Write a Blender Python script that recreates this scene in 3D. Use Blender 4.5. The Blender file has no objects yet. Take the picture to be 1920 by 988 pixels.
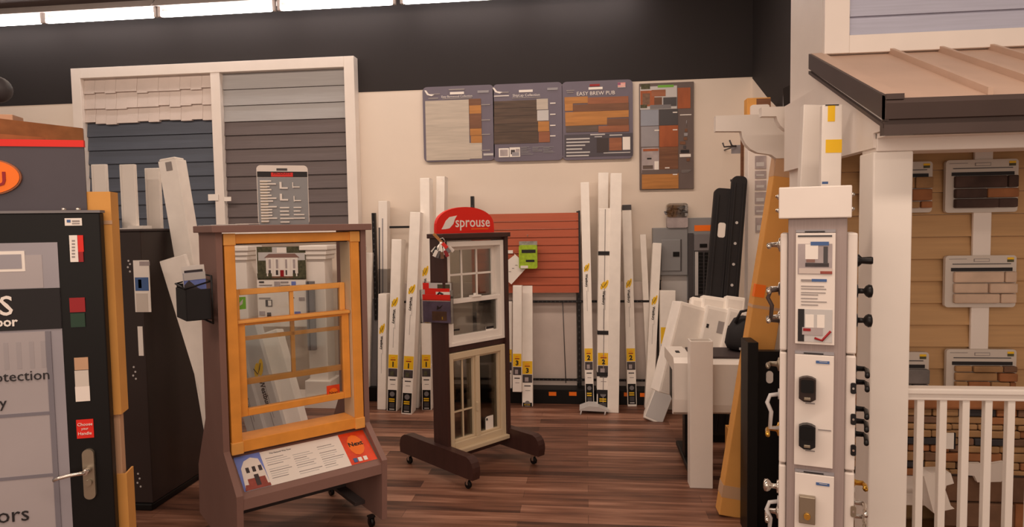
import bpy, bmesh, math, random
from mathutils import Matrix, Vector
random.seed(7)
C = bpy.context.scene.collection
SC = bpy.context.scene

# ------------------------------------------------------------------ camera
FPX = 1240.0; CZ = 1.9
YAW, PITCH, ROLL = math.radians(-6.4), math.radians(3.3), math.radians(0.9)
_f = Vector((math.sin(YAW)*math.cos(PITCH), math.cos(YAW)*math.cos(PITCH), -math.sin(PITCH)))
_r = Vector((math.cos(YAW), -math.sin(YAW), 0)); _u = _r.cross(_f)
_r2 = _r*math.cos(ROLL) - _u*math.sin(ROLL); _u2 = _u*math.cos(ROLL) + _r*math.sin(ROLL)
CAM = Vector((0, 0, CZ))
cd = bpy.data.cameras.new('camera'); cam = bpy.data.objects.new('camera', cd); C.objects.link(cam)
cd.sensor_width = 36; cd.lens = FPX/1920*36; cd.clip_start = .05
cam.matrix_world = Matrix(((_r2.x, _u2.x, -_f.x, 0), (_r2.y, _u2.y, -_f.y, 0), (_r2.z, _u2.z, -_f.z, CZ), (0, 0, 0, 1)))
SC.camera = cam

# ------------------------------------------------------------------ light
SC.view_settings.view_transform = 'Standard'; SC.view_settings.look = 'None'
SC.view_settings.gamma = 1; SC.view_settings.use_curve_mapping = False
SC.view_settings.exposure = 0.0
SC.cycles.max_bounces = 8; SC.cycles.transparent_max_bounces = 24
w = bpy.data.worlds.new('store'); SC.world = w; w.use_nodes = True
w.node_tree.nodes['Background'].inputs[0].default_value = (1.0, .78, .63, 1)
w.node_tree.nodes['Background'].inputs[1].default_value = .42
LCOL = (1, .79, .64)
def area(name, loc, sx, sy, power, col=LCOL, rot=(0, 0, 0)):
    l = bpy.data.lights.new(name, 'AREA'); l.shape = 'RECTANGLE'; l.size = sx; l.size_y = sy; l.energy = power; l.color = col
    o = bpy.data.objects.new(name, l); C.objects.link(o); o.location = loc; o.rotation_euler = rot
area('ceiling_lamp_row', (-1.5, -1.6, 4.2), 9, .3, 75)
area('ceiling_lamp_row', (-1.5, 1.2, 4.2), 9, .3, 150)
area('ceiling_lamp_row', (-2.2, 5.0, 4.2), 8, .3, 112, rot=(math.radians(20), 0, 0))
area('front_fill', (-.5, -3.2, 2.6), 7, 2.6, 105, rot=(math.radians(90), 0, 0))  # added unseen fill behind the camera to brighten the front faces

# ------------------------------------------------------------------ pixel of the photo -> measured point in the room
def ray(x, y): return _f + _r2*((x-960)/FPX) - _u2*((y-494)/FPX)
def at(x, y, Y): d = ray(x, y); return CAM + d*(Y/d.y)
def atX(x, y, X): d = ray(x, y); return CAM + d*(X/d.x)
def fl(x, y, z=0): d = ray(x, y); return CAM + d*((z-CZ)/d.z)
def rect(x0, y0, x1, y1, Y):
    xm, ym = (x0+x1)/2, (y0+y1)/2
    return at(x0, ym, Y).x, at(x1, ym, Y).x, at(xm, y1, Y).z, at(xm, y0, Y).z
class Fr:
    def __init__(s, x, y, deg):
        s.o = Vector((x, y, 0)); a = math.radians(deg); s.a = a
        s.u = Vector((math.cos(a), math.sin(a), 0)); s.v = Vector((-math.sin(a), math.cos(a), 0))
    def hit(s, px, py, v=0):
        d = ray(px, py); t = ((s.o-CAM).dot(s.v)+v)/d.dot(s.v); p = CAM+d*t-s.o
        return p.dot(s.u), p.z
    def hitu(s, px, py, u):
        d = ray(px, py); t = ((s.o-CAM).dot(s.u)+u)/d.dot(s.u); p = CAM+d*t-s.o
        return p.dot(s.v), p.z
    def rect(s, x0, y0, x1, y1, v=0):
        xm, ym = (x0+x1)/2, (y0+y1)/2
        return s.hit(x0, ym, v)[0], s.hit(x1, ym, v)[0], s.hit(xm, y1, v)[1], s.hit(xm, y0, v)[1]

# ------------------------------------------------------------------ materials
def lin(c): c /= 255; return c/12.92 if c <= .04045 else ((c+.055)/1.055)**2.4
def L3(c): return (lin(c[0]), lin(c[1]), lin(c[2]), 1)
MATS = {}
def mat(name, col, rough=.55, metal=0, var=.06, scale=6, emit=0, bump=0, spec=.4, stretch=None):
    m = bpy.data.materials.new(name); m.use_nodes = True; nt = m.node_tree; N = nt.nodes; b = N['Principled BSDF']
    b.inputs['Roughness'].default_value = rough; b.inputs['Metallic'].default_value = metal
    b.inputs['Specular IOR Level'].default_value = spec
    c = L3(col)
    tc = N.new('ShaderNodeTexCoord'); mp = N.new('ShaderNodeMapping'); nz = N.new('ShaderNodeTexNoise'); rp = N.new('ShaderNodeValToRGB')
    if stretch: mp.inputs['Scale'].default_value = stretch
    nz.inputs['Scale'].default_value = scale; nz.inputs['Detail'].default_value = 4
    rp.color_ramp.elements[0].position = .3; rp.color_ramp.elements[1].position = .7
    rp.color_ramp.elements[0].color = [x*(1-var) for x in c[:3]]+[1]
    rp.color_ramp.elements[1].color = [min(1, x*(1+var)) for x in c[:3]]+[1]
    lk = nt.links.new
    lk(tc.outputs['Object'], mp.inputs[0]); lk(mp.outputs[0], nz.inputs['Vector']); lk(nz.outputs['Fac'], rp.inputs[0]); lk(rp.outputs[0], b.inputs['Base Color'])
    if emit:
        b.inputs['Emission Color'].default_value = c; b.inputs['Emission Strength'].default_value = emit
    if bump:
        bp = N.new('ShaderNodeBump'); bp.inputs['Strength'].default_value = bump; bp.inputs['Distance'].default_value = .01
        lk(nz.outputs['Fac'], bp.inputs['Height']); lk(bp.outputs[0], b.inputs['Normal'])
    MATS[name] = m; return m
def M(n): return MATS[n]
mat('cream_wall', (228, 214, 200), .7, var=.02, scale=2)
mat('dark_wall', (39, 33, 33), .75, var=.05, scale=2)
mat('ceiling_paint', (92, 80, 78), .8)
mat('white_paint', (232, 222, 214), .45, var=.02)
mat('white_carton', (247, 240, 232), .6, var=.04, scale=9)
mat('carton_side', (230, 222, 214), .6, var=.04, scale=9)
mat('white_vinyl', (236, 228, 220), .35, var=.02)
mat('paper', (238, 230, 222), .6, var=.02)
mat('grey_line', (150, 142, 140), .6)
mat('ink', (34, 30, 32), .6)
mat('ink_blue', (70, 100, 150), .6)
mat('black', (15, 13, 13), .45, spec=.25)
mat('black_soft', (32, 29, 31), .7)
mat('black_metal', (30, 28, 29), .35, .3)
mat('red', (222, 36, 22), .5, var=.02)
mat('dark_red', (150, 20, 26), .5)
mat('orange', (246, 118, 22), .5, var=.03)
mat('orange_red', (222, 66, 22), .5, var=.25, scale=9)
mat('yellow', (240, 192, 30), .5, var=.02)
mat('green', (112, 176, 52), .5)
mat('lime', (160, 190, 40), .4, var=.2, scale=30)
mat('dark_green', (30, 60, 42), .5)
mat('cardboard', (216, 156, 82), .8, var=.08, scale=3)
mat('cardboard_tape', (196, 158, 124), .3, var=.08, scale=5)
mat('stand_grey', (136, 103, 94), .6, var=.04)
mat('stand_dark', (64, 54, 54), .6)
mat('oak', (234, 156, 66), .4, var=.10, scale=8, stretch=(1, 1, 1))
mat('oak_light', (240, 172, 88), .4, var=.10, scale=8)
mat('brown_laminate', (64, 40, 36), .4, var=.12, scale=5, stretch=(6, 6, .6))
mat('cabinet_brown', (48, 38, 36), .4, var=.10, scale=3)
mat('tan_vinyl', (206, 186, 156), .4, var=.03)
mat('grey_vinyl', (150, 146, 150), .5)
mat('tower_grey', (158, 142, 138), .45, var=.08, scale=14, stretch=(14, 14, .2))
mat('board_grey', (106, 98, 112), .5, var=.04)
mat('board_dark', (74, 68, 76), .5, var=.04)
mat('light_grey', (196, 192, 190), .5, var=.03)
mat('panel_grey', (140, 140, 142), .45, .1, var=.03)
mat('mid_grey', (120, 116, 118), .5)
mat('dark_grey', (70, 66, 68), .5)
mat('chrome', (214, 206, 198), .15, .9, var=.02)
mat('brass', (214, 164, 72), .25, .8, var=.04)
mat('bronze_lock', (54, 42, 38), .4, .4)
mat('nickel', (160, 148, 130), .3, .7)
mat('terracotta', (178, 88, 58), .6, var=.06, scale=4, stretch=(.6, 4, 10))
mat('khaki', (190, 151, 106), .65, var=.06, scale=6, stretch=(.5, 4, 12))
mat('roof_bronze', (196, 167, 148), .5, .0, var=.04)
mat('bronze_dark', (76, 62, 58), .5, .2)
mat('blue_siding', (80, 86, 98), .6, var=.07, scale=6, stretch=(.5, 4, 14))
mat('slate_blue', (178, 180, 198), .6, var=.07, scale=6, stretch=(.5, 4, 14))
mat('cream_shake', (206, 192, 184), .65, var=.04, scale=6)
mat('grey_siding', (164, 162, 162), .6, var=.05, scale=6, stretch=(.5, 4, 14))
mat('charcoal_siding', (102, 92, 92), .6, var=.08, scale=6, stretch=(.5, 4, 14))
mat('lumber', (150, 98, 58), .7, var=.18, scale=3, stretch=(1, 6, 6))
mat('wood_edge', (196, 156, 124), .6, var=.1, scale=3)
mat('door_print', (152, 147, 154), .3, var=.08, scale=2)
mat('door_print_light', (168, 160, 162), .3, var=.06, scale=2)
mat('door_print_mid', (160, 153, 156), .3, var=.06, scale=2)
mat('door_print_dark', (122, 118, 126), .3, var=.05, scale=2)
mat('sky_print', (112, 128, 196), .5, var=.2, scale=6)
mat('poster_brown', (104, 90, 86), .6)
mat('poster_blue', (146, 150, 162), .5)
mat('photo_grey', (168, 156, 156), .5, var=.15, scale=12)
mat('photo_brown', (120, 88, 66), .5, var=.3, scale=20)
mat('photo_dark', (66, 58, 60), .5, var=.3, scale=20)
mat('photo_purple', (124, 112, 140), .5, var=.3, scale=14)
mat('leafy', (78, 76, 54), .7, var=.4, scale=40)
mat('brick_print', (150, 74, 64), .6, var=.15, scale=30)
mat('plank_ash', (190, 178, 164), .55, var=.12, scale=4, stretch=(.7, 3, 9))
mat('plank_walnut', (84, 66, 54), .55, var=.35, scale=4, stretch=(.8, 3, 9))
mat('plank_honey', (180, 122, 62), .55, var=.18, scale=4, stretch=(.8, 3, 9))
mat('plank_brown', (118, 78, 54), .55, var=.22, scale=4, stretch=(.8, 3, 9))
mat('plank_grey', (98, 82, 74), .55, var=.22, scale=4, stretch=(.8, 3, 9))
mat('plank_red', (150, 92, 62), .55, var=.2, scale=4, stretch=(.8, 3, 9))
mat('cedar', (160, 84, 44), .55, var=.2, scale=4, stretch=(3, 3, .8))
mat('stone_tan', (158, 122, 84), .85, var=.25, scale=9, bump=.6)
mat('stone_brown', (116, 86, 66), .85, var=.3, scale=9, bump=.6)
mat('stone_rust', (150, 98, 62), .85, var=.25, scale=9, bump=.6)
mat('stone_grey', (120, 114, 112), .85, var=.25, scale=9, bump=.6)
mat('stone_dark', (72, 54, 48), .85, var=.4, scale=9, bump=.6)
mat('stone_cream', (204, 178, 156), .8, var=.12, scale=9, bump=.5)
mat('stone_charcoal', (58, 54, 56), .85, var=.25, scale=9, bump=.6)
mat('mortar', (60, 46, 38), .9)
mat('sample_tray', (206, 196, 186), .5, var=.03)
mat('lamp_tube', (255, 246, 240), .5, emit=14, var=0)
mat('fixture', (190, 180, 176), .5)
mat('clear_bag', (150, 146, 142), .2, var=.3, scale=25)
def glass(name, tint, refl):
    m = bpy.data.materials.new(name); m.use_nodes = True; nt = m.node_tree; nt.nodes.clear(); lk = nt.links.new
    o = nt.nodes.new('ShaderNodeOutputMaterial'); mx = nt.nodes.new('ShaderNodeMixShader')
    t = nt.nodes.new('ShaderNodeBsdfTransparent'); g = nt.nodes.new('ShaderNodeBsdfGlossy'); fr = nt.nodes.new('ShaderNodeFresnel')
    ad = nt.nodes.new('ShaderNodeMath'); ad.operation = 'MULTIPLY_ADD'; ad.inputs[1].default_value = .8; ad.inputs[2].default_value = refl
    t.inputs[0].default_value = (*tint, 1); g.inputs['Roughness'].default_value = .04; g.inputs[0].default_value = (.9, .9, .9, 1)
    lk(fr.outputs[0], ad.inputs[0]); lk(ad.outputs[0], mx.inputs[0]); lk(t.outputs[0], mx.inputs[1]); lk(g.outputs[0], mx.inputs[2]); lk(mx.outputs[0], o.inputs[0])
    MATS[name] = m
glass('glass', (.93, .94, .93), .02)
glass('glass_dark', (.62, .61, .57), .04)
glass('acrylic', (.88, .88, .88), .05)
glass('plastic_wrap', (.8, .8, .8), .12)
def floor_mat():
    m = bpy.data.materials.new('plank_floor'); m.use_nodes = True; nt = m.node_tree; N = nt.nodes; lk = nt.links.new; b = N['Principled BSDF']
    tc = N.new('ShaderNodeTexCoord'); br = N.new('ShaderNodeTexBrick'); lk(tc.outputs['Object'], br.inputs['Vector'])
    br.offset = .37; br.inputs['Scale'].default_value = 1; br.inputs['Brick Width'].default_value = 1.22; br.inputs['Row Height'].default_value = .125
    br.inputs['Mortar Size'].default_value = .0015; br.inputs['Mortar'].default_value = (.012, .008, .007, 1)
    br.inputs['Color1'].default_value = (0, 0, 0, 1); br.inputs['Color2'].default_value = (1, 1, 1, 1)
    mp = N.new('ShaderNodeMapping'); mp.inputs['Scale'].default_value = (1.1, 14, 1); nz = N.new('ShaderNodeTexNoise'); nz.inputs['Scale'].default_value = 1.6; nz.inputs['Detail'].default_value = 6
    lk(tc.outputs['Object'], mp.inputs[0]); lk(mp.outputs[0], nz.inputs['Vector'])
    mp2 = N.new('ShaderNodeMapping'); mp2.inputs['Scale'].default_value = (.5, 5.5, 1); nz2 = N.new('ShaderNodeTexNoise'); nz2.inputs['Scale'].default_value = 1.3; nz2.inputs['Detail'].default_value = 3
    lk(tc.outputs['Object'], mp2.inputs[0]); lk(mp2.outputs[0], nz2.inputs['Vector'])
    mx = N.new('ShaderNodeMath'); mx.operation = 'MULTIPLY_ADD'; mx.inputs[1].default_value = .32
    lk(br.outputs['Color'], mx.inputs[0])
    a2 = N.new('ShaderNodeMath'); a2.operation = 'MULTIPLY_ADD'; a2.inputs[1].default_value = .6; lk(nz.outputs['Fac'], a2.inputs[0])
    a3 = N.new('ShaderNodeMath'); a3.operation = 'MULTIPLY'; a3.inputs[1].default_value = .5; lk(nz2.outputs['Fac'], a3.inputs[0]); lk(a3.outputs[0], a2.inputs[2]); lk(a2.outputs[0], mx.inputs[2])
    rp = N.new('ShaderNodeValToRGB'); e = rp.color_ramp.elements
    e[0].position = .52; e[0].color = L3((72, 46, 36)); e[1].position = .92; e[1].color = L3((168, 124, 102))
    k = e.new(.73); k.color = L3((122, 82, 64))
    lk(mx.outputs[0], rp.inputs[0]); lk(rp.outputs[0], b.inputs['Base Color'])
    b.inputs['Roughness'].default_value = .42; b.inputs['Specular IOR Level'].default_value = .35
    MATS['floor'] = m
floor_mat()

# ------------------------------------------------------------------ mesh builder
_J = [0]
def jit():
    _J[0] = (_J[0]+1) % 13
    return _J[0]*.00006
class MB:
    def __init__(s): s.bm = bmesh.new(); s.ms = []
    def _i(s, m):
        if m not in s.ms: s.ms.append(m)
        return s.ms.index(m)
    def _fin(s, n0, m, smooth=False, xf=None):
        i = s._i(m)
        
        for f in s.bm.faces:
            if f not in n0: f.material_index = i; f.smooth = smooth
    def box(s, x0, x1, y0, y1, z0, z1, m, bev=0):
        n0 = set(s.bm.faces)
        x0, x1 = min(x0, x1), max(x0, x1); y0, y1 = min(y0, y1), max(y0, y1); z0, z1 = min(z0, z1), max(z0, z1)
        v = [s.bm.verts.new(p) for p in ((x0,y0,z0),(x1,y0,z0),(x1,y1,z0),(x0,y1,z0),(x0,y0,z1),(x1,y0,z1),(x1,y1,z1),(x0,y1,z1))]
        fs = [s.bm.faces.new([v[i] for i in q]) for q in ((3,2,1,0),(4,5,6,7),(0,1,5,4),(1,2,6,5),(2,3,7,6),(3,0,4,7))]
        if bev:
            es = list({e for f in fs for e in f.edges})
            bmesh.ops.bevel(s.bm, geom=es, offset=min(bev, .45*min(x1-x0, y1-y0, z1-z0)), segments=2, affect='EDGES', profile=.5)
        s._fin(n0, m); return s
    def prism(s, pts, ax, a, b, m):
        n0 = set(s.bm.faces)
        def P(p, t): return (t, p[0], p[1]) if ax == 'x' else ((p[0], t, p[1]) if ax == 'y' else (p[0], p[1], t))
        A = [s.bm.verts.new(P(p, a)) for p in pts]; B = [s.bm.verts.new(P(p, b)) for p in pts]
        new = [s.bm.faces.new(A), s.bm.faces.new(B[::-1])]
        n = len(pts)
        for i in range(n): new.append(s.bm.faces.new((A[i], B[i], B[(i+1) % n], A[(i+1) % n])))
        bmesh.ops.recalc_face_normals(s.bm, faces=new)
        s._fin(n0, m); return s
    def hexa(s, p, m):        # eight corners, bottom ring then top ring
        n0 = set(s.bm.faces); v = [s.bm.verts.new(q) for q in p]
        new = [s.bm.faces.new([v[i] for i in q]) for q in ((3,2,1,0),(4,5,6,7),(0,1,5,4),(1,2,6,5),(2,3,7,6),(3,0,4,7))]
        bmesh.ops.recalc_face_normals(s.bm, faces=new); s._fin(n0, m); return s
    def cyl(s, p0, p1, r0, r1, m, n=16):
        n0 = set(s.bm.faces); p0, p1 = Vector(p0), Vector(p1); d = (p1-p0).normalized(); a = d.orthogonal().normalized(); b = d.cross(a)
        A, B = [], []
        for i in range(n):
            t = 2*math.pi*i/n; e = a*math.cos(t)+b*math.sin(t)
            A.append(s.bm.verts.new(p0+e*r0)); B.append(s.bm.verts.new(p1+e*r1))
        for i in range(n): s.bm.faces.new((A[i], A[(i+1) % n], B[(i+1) % n], B[i]))
        s._fin(n0, m, True); n1 = set(s.bm.faces)
        s.bm.faces.new(A[::-1]); s.bm.faces.new(B); s._fin(n1, m); return s
    def tube(s, pts, r, m, n=8):
        n0 = set(s.bm.faces); pts = [Vector(p) for p in pts]; rings = []; a = None
        for i, p in enumerate(pts):
            d = (pts[min(i+1, len(pts)-1)]-pts[max(i-1, 0)]).normalized()
            a = d.orthogonal().normalized() if a is None else (a-d*a.dot(d)).normalized()
            b = d.cross(a); rings.append([s.bm.verts.new(p+(a*math.cos(2*math.pi*k/n)+b*math.sin(2*math.pi*k/n))*r) for k in range(n)])
        for A, B in zip(rings, rings[1:]):
            for k in range(n): s.bm.faces.new((A[k], A[(k+1) % n], B[(k+1) % n], B[k]))
        s.bm.faces.new(rings[0][::-1]); s.bm.faces.new(rings[-1]); s._fin(n0, m, True); return s
    def lathe(s, prof, p0, d, m, n=20):       # prof: (distance along d, radius)
        p0, d = Vector(p0), Vector(d).normalized(); n0 = set(s.bm.faces); a = d.orthogonal().normalized(); b = d.cross(a); rings = []
        for h, r in prof:
            rings.append([s.bm.verts.new(p0+d*h+(a*math.cos(2*math.pi*k/n)+b*math.sin(2*math.pi*k/n))*max(r, .0004)) for k in range(n)])
        for A, B in zip(rings, rings[1:]):
            for k in range(n): s.bm.faces.new((A[k], A[(k+1) % n], B[(k+1) % n], B[k]))
        s.bm.faces.new(rings[0][::-1]); s.bm.faces.new(rings[-1]); s._fin(n0, m, True); return s
    def text(s, t, size, mx, m, align='CENTER', bold=0):
        cu = bpy.data.curves.new('t', 'FONT'); cu.body = t; cu.size = size; cu.extrude = .0006; cu.align_x = align; cu.align_y = 'CENTER'; cu.resolution_u = 2; cu.offset = bold
        o = bpy.data.objects.new('t', cu); me = bpy.data.meshes.new_from_object(o); me.transform(mx)
        n0 = set(s.bm.faces); s.bm.from_mesh(me); s._fin(n0, m)
        bpy.data.objects.remove(o); bpy.data.curves.remove(cu); bpy.data.meshes.remove(me); return s
def TX(x, y, z, rot=0, facing=0):    # lettering frame: faces -Y, turned by rot in its plane
    return Matrix.Translation((x, y, z)) @ Matrix.Rotation(facing, 4, 'Z') @ Matrix.Rotation(math.pi/2, 4, 'X') @ Matrix.Rotation(rot, 4, 'Z')
def rr(x0, x1, z0, z1, r, n=5):
    out = []
    for cx, cz, a0 in ((x1-r, z1-r, 0), (x0+r, z1-r, 90), (x0+r, z0+r, 180), (x1-r, z0+r, 270)):
        for i in range(n+1):
            a = math.radians(a0+90*i/n); out.append((cx+r*math.cos(a), cz+r*math.sin(a)))
    return out
MW = {}
def finish(name, mb, parent=None, world=False):
    me = bpy.data.meshes.new(name)
    if not mb.ms: mb.ms = ['white_paint']
    mb.bm.to_mesh(me); mb.bm.free()
    for m in mb.ms: me.materials.append(M(m))
    o = bpy.data.objects.new(name, me); C.objects.link(o)
    if parent:
        if world: me.transform(MW[parent.name].inverted())
        o.parent = parent; MW[o.name] = MW[parent.name]
    else: MW[o.name] = Matrix()
    return o
def part(name, mb, parent, label=None, world=False):
    o = finish(name, mb, parent, world)
    if label: o['label'] = label
    return o
def wpart(name, mb, parent, label=None): return part(name, mb, parent, label, True)
def tagit(o, label, cat, group=None):
    o['label'] = label; o['category'] = cat
    if group: o['group'] = group
    return o
def setm(o, m): o.matrix_world = m; MW[o.name] = m.copy()
def thing(name, label, cat, loc=(0, 0, 0), rz=0, group=None):
    o = bpy.data.objects.new(name, None); C.objects.link(o); o.empty_display_size = .1
    setm(o, Matrix.Translation(loc) @ Matrix.Rotation(rz, 4, 'Z')); return tagit(o, label, cat, group)
def solo(name, mb, label, cat, m=None, group=None, world=False):
    o = finish(name, mb)
    if m is not None:
        if world: o.data.transform(m.inverted())
        setm(o, m)
    return tagit(o, label, cat, group)
def struct(name, mb): o = finish(name, mb); o['kind'] = 'structure'; return o
def T(x, y, z): return Matrix.Translation((x, y, z))

# ================================================================== THE ROOM
DW = 7.23; CEIL = 4.42; XR = 1.74
struct('floor', MB().box(-9, 4.5, -2, DW+.1, -.1, 0, 'floor'))
struct('ceiling', MB().box(-9, 4.5, -2, DW+.1, CEIL, CEIL+.1, 'ceiling_paint'))
struct('wall_back', MB().box(-9, XR+.1, DW, DW+.1, 0, 3.405, 'cream_wall'))
struct('wall_back_upper', MB().box(-9, XR+.1, DW-.004, DW+.1, 3.405, CEIL, 'dark_wall'))
struct('wall_right', MB().prism([(3.9, 0), (DW, 0), (DW, 3.39), (6.68, 3.10), (5.6, 2.6), (3.9, 2.5)], 'x', XR, XR+.1, 'cream_wall'))
struct('wall_right_upper', MB().prism([(DW, 3.39), (6.68, 3.10), (5.6, 2.6), (3.9, 2.5), (3.9, CEIL), (DW, CEIL)], 'x', XR, XR+.1, 'dark_wall'))
# thick partition that carries the porch display and the framed siding above it
struct('wall_partition', MB().box(1.15, 3.4, 3.42, 3.92, 0, CEIL, 'white_paint'))

# ================================================================== STRIP LIGHTS along the back wall
px = [(-132, 78), (88, 290), (303, 512), (527, 737), (757, 970), (990, 1203)]
nm = ['leftmost fluorescent tube of the row, cut by the photo edge', 'second fluorescent tube from the left, above the framed siding board',
      'third fluorescent tube from the left, over the grey siding panel', 'fourth fluorescent tube from the left, above bare dark wall',
      'fifth fluorescent tube from the left, above the hung flooring boards', 'last fluorescent tube on the right end of the row']
for i, (a, b) in enumerate(px):
    Y = 6.95; xa, xb = at(a, 45-.045*a, Y).x, at(b, 45-.045*b, Y).x; z = 4.275
    t = thing('strip_light', nm[i], 'light', ((xa+xb)/2, Y, z), 0, 'fluorescent strip lights'); hw = (xb-xa)/2
    part('lamp_tube', MB().lathe([(0, .02), (.02, .032), (2*hw-.02, .032), (2*hw, .02)], (-hw, 0, 0), (1, 0, 0), 'lamp_tube'), t)
    part('lamp_holder', MB().box(-hw-.035, -hw, -.02, .02, -.03, .09, 'fixture', .004), t); part('lamp_holder', MB().box(hw, hw+.03, -.02, .02, -.03, .09, 'fixture', .004), t)
    part('housing', MB().prism([(-.11, .06), (-.05, .145), (.05, .145), (.11, .06), (.05, .08), (-.05, .08)], 'x', -hw-.035, hw+.03, 'fixture'), t)

# ================================================================== FRAMED SIDING BOARD on the back wall
X0, X1, ZB, ZT = -5.86, -2.5, 1.83, 3.775
t = thing('siding_display_board', 'large white framed board of shake and lap siding samples on the back wall', 'display board', ((X0+X1)/2, DW, ZB))
FY = DW-.1; fw = .115; XM = -4.115
f = MB().box(X0, X0+fw, FY-.03, DW-.002, ZB, ZT, 'white_paint', .004).box(X1-fw, X1, FY-.03, DW-.002, ZB, ZT, 'white_paint', .004)
f.box(X0+fw, X1-fw, FY-.03, DW-.002, ZT-fw, ZT, 'white_paint', .004)
f.box(X0+fw, X1-fw, FY-.03, DW-.002, ZB, ZB+.06, 'white_paint', .004)
f.box(XM-.055, XM+.055, FY-.025, DW-.002, ZB+.06, ZT-fw, 'white_paint', .004)
wpart('frame', f, t)
def laps(mb, x0, x1, z0, z1, n, yb, m, tk=.03, gap='ink'):
    h = (z1-z0)/n
    for i in range(n):
        a = z0+i*h
        mb.prism([(yb, a), (yb-tk, a), (yb-tk*.35, a+h*.985), (yb, a+h*.985)], 'x', x0, x1, m)
    return mb
xl0, xl1, xr0, xr1 = X0+fw, XM-.055, XM+.055, X1-fw
zsh = 3.145
sh = MB()
for k in range(3):
    za = zsh+k*.172
    n = 12; wd = (xl1-xl0)/n
    for j in range(n):
        dz = random.choice([0, 0, .02, -.012, .012])
        zt = min(za+.20, ZT-fw)
        y = FY+.02+.002*(j % 2)
        sh.prism([(y+.04, za+dz), (y-.012, za+dz), (y+.016, zt), (y+.04, zt)], 'x', xl0+j*wd+.0015, xl0+(j+1)*wd-.0002, 'cream_shake')
wpart('shake_panel', sh, t, 'cream shake siding')
wpart('blue_lap_panel', laps(MB(), xl0, xl1, ZB+.06, 3.16, 8, FY+.06, 'blue_siding'), t, 'navy blue lap siding')
wpart('grey_lap_panel', laps(MB(), xr0, xr1, 3.12, ZT-fw, 3, FY+.06, 'grey_siding'), t, 'light grey lap siding')
wpart('charcoal_lap_panel', laps(MB(), xr0, xr1, ZB+.06, 3.12, 8, FY+.06, 'charcoal_siding'), t, 'charcoal lap siding')
tg = MB()
for q in ((390, 364, 409, 376), (420, 369, 433, 377)):
    a = rect(*q, FY-.04); tg.box(a[0], a[1], FY-.038, FY-.034, a[2], a[3], 'paper')
wpart('tag', tg, t)

# ================================================================== BOARDS HUNG ON THE BACK WALL
def cb(cx, cy): return 780+cx/3.5556, 130+cy/3.5556
def brect(mb, q, Y, m, tk=.004, bev=0):
    x0, y0 = cb(q[0], q[1]); x1, y1 = cb(q[2], q[3]); a = rect(x0, y0, x1, y1, Y); Y -= jit(); mb.box(a[0], a[1], Y, Y+tk, a[2], a[3], m, bev); return a
def board(name, label, q, m):
    x0, y0 = cb(q[0], q[1]); x1, y1 = cb(q[2], q[3]); a = rect(x0, y0, x1, y1, DW-.04)
    t = thing(name, label, 'sample board', ((a[0]+a[1])/2, DW, a[2]), 0, 'flooring sample boards on the wall')
    wpart('backing_board', MB().prism(rr(*a, .05), 'y', DW-.04, DW-.008, m), t)
    return t, a
YB = DW-.046
def ttext(mb, s, cx, cy, size, m='paper', Y=YB-.002):
    p = at(*cb(cx, cy), Y); mb.text(s, size, TX(p.x, Y, p.z), m); return mb
t, a = board('flooring_sample_board', 'grey hanging board with large pale ash planks, left of the three', (48, 110, 522, 612), 'board_grey')
s = MB(); brect(s, (65, 206, 355, 605), YB, 'plank_ash'); brect(s, (350, 490, 440, 595), YB+.001, 'plank_ash')
for q, m in (((352, 196, 432, 240), 'plank_brown'), ((355, 240, 434, 294), 'plank_honey'), ((357, 294, 436, 392), 'plank_brown'), ((360, 394, 437, 440), 'plank_honey'), ((366, 442, 440, 490), 'plank_honey')): brect(s, q, YB-.001, m)
wpart('plank_sample', s, t)
s = MB(); brect(s, (226, 150, 320, 166), YB, 'paper'); brect(s, (218, 130, 324, 138), YB, 'grey_line')
brect(s, (82, 190, 148, 197), YB, 'grey_line'); brect(s, (176, 190, 372, 196), YB, 'grey_line')
for y in (236, 338, 434, 540): brect(s, (434, y-4, 494, y+3), YB, 'grey_line')
brect(s, (450, 560, 515, 574), YB, 'light_grey')
ttext(s, 'Easy Barnwood Collection', 272, 180, .032)
wpart('lettering', s, t)
def swoosh(mb, cx, cy, sc, Y=YB-.001, m='paper'):
    p = at(*cb(cx, cy), Y); pts = [(p.x-.05*sc, p.z+.03*sc), (p.x-.02*sc, p.z-.02*sc), (p.x+.03*sc, p.z-.035*sc), (p.x+.06*sc, p.z-.02*sc), (p.x+.0*sc, p.z-.01*sc), (p.x-.03*sc, p.z+.03*sc)]
    mb.prism(pts, 'y', Y, Y+.003, m)
s = MB(); swoosh(s, 85, 158, 1); brect(s, (100, 162, 160, 168), YB, 'grey_line'); brect(s, (410, 140, 485, 156), YB, 'grey_vinyl'); wpart('emblem', s, t)

t, a = board('flooring_sample_board', 'grey hanging board with dark knotty walnut planks, middle of the three', (515, 92, 978, 610), 'board_grey')
s = MB(); zz = (212, 262, 314, 366, 420, 500)
for i in range(5): brect(s, (520, zz[i]-4, 815, zz[i+1]-6), YB+.0005*(i % 2), 'plank_walnut')
for q, m in (((804, 196, 880, 268), 'plank_ash'), ((808, 272, 884, 342), 'light_grey'), ((814, 346, 888, 414), 'plank_honey'), ((818, 416, 892, 486), 'plank_red')): brect(s, q, YB-.001, m)
wpart('plank_sample', s, t)
s = MB(); brect(s, (686, 136, 778, 152), YB, 'paper'); brect(s, (520, 174, 620, 180), YB, 'paper'); brect(s, (640, 186, 830, 191), YB, 'grey_line')
for y in (226, 300, 374, 444): brect(s, (894, y-4, 930, y+3), YB, 'paper')
for x, n in ((700, 8), (776, 5), (848, 6)):
    for k in range(n): brect(s, (x, 516+k*7, x+random.randint(30, 90), 519+k*7), YB, 'grey_vinyl')
ttext(s, 'ShipLap Collection', 735, 172, .039)
wpart('lettering', s, t)
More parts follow.
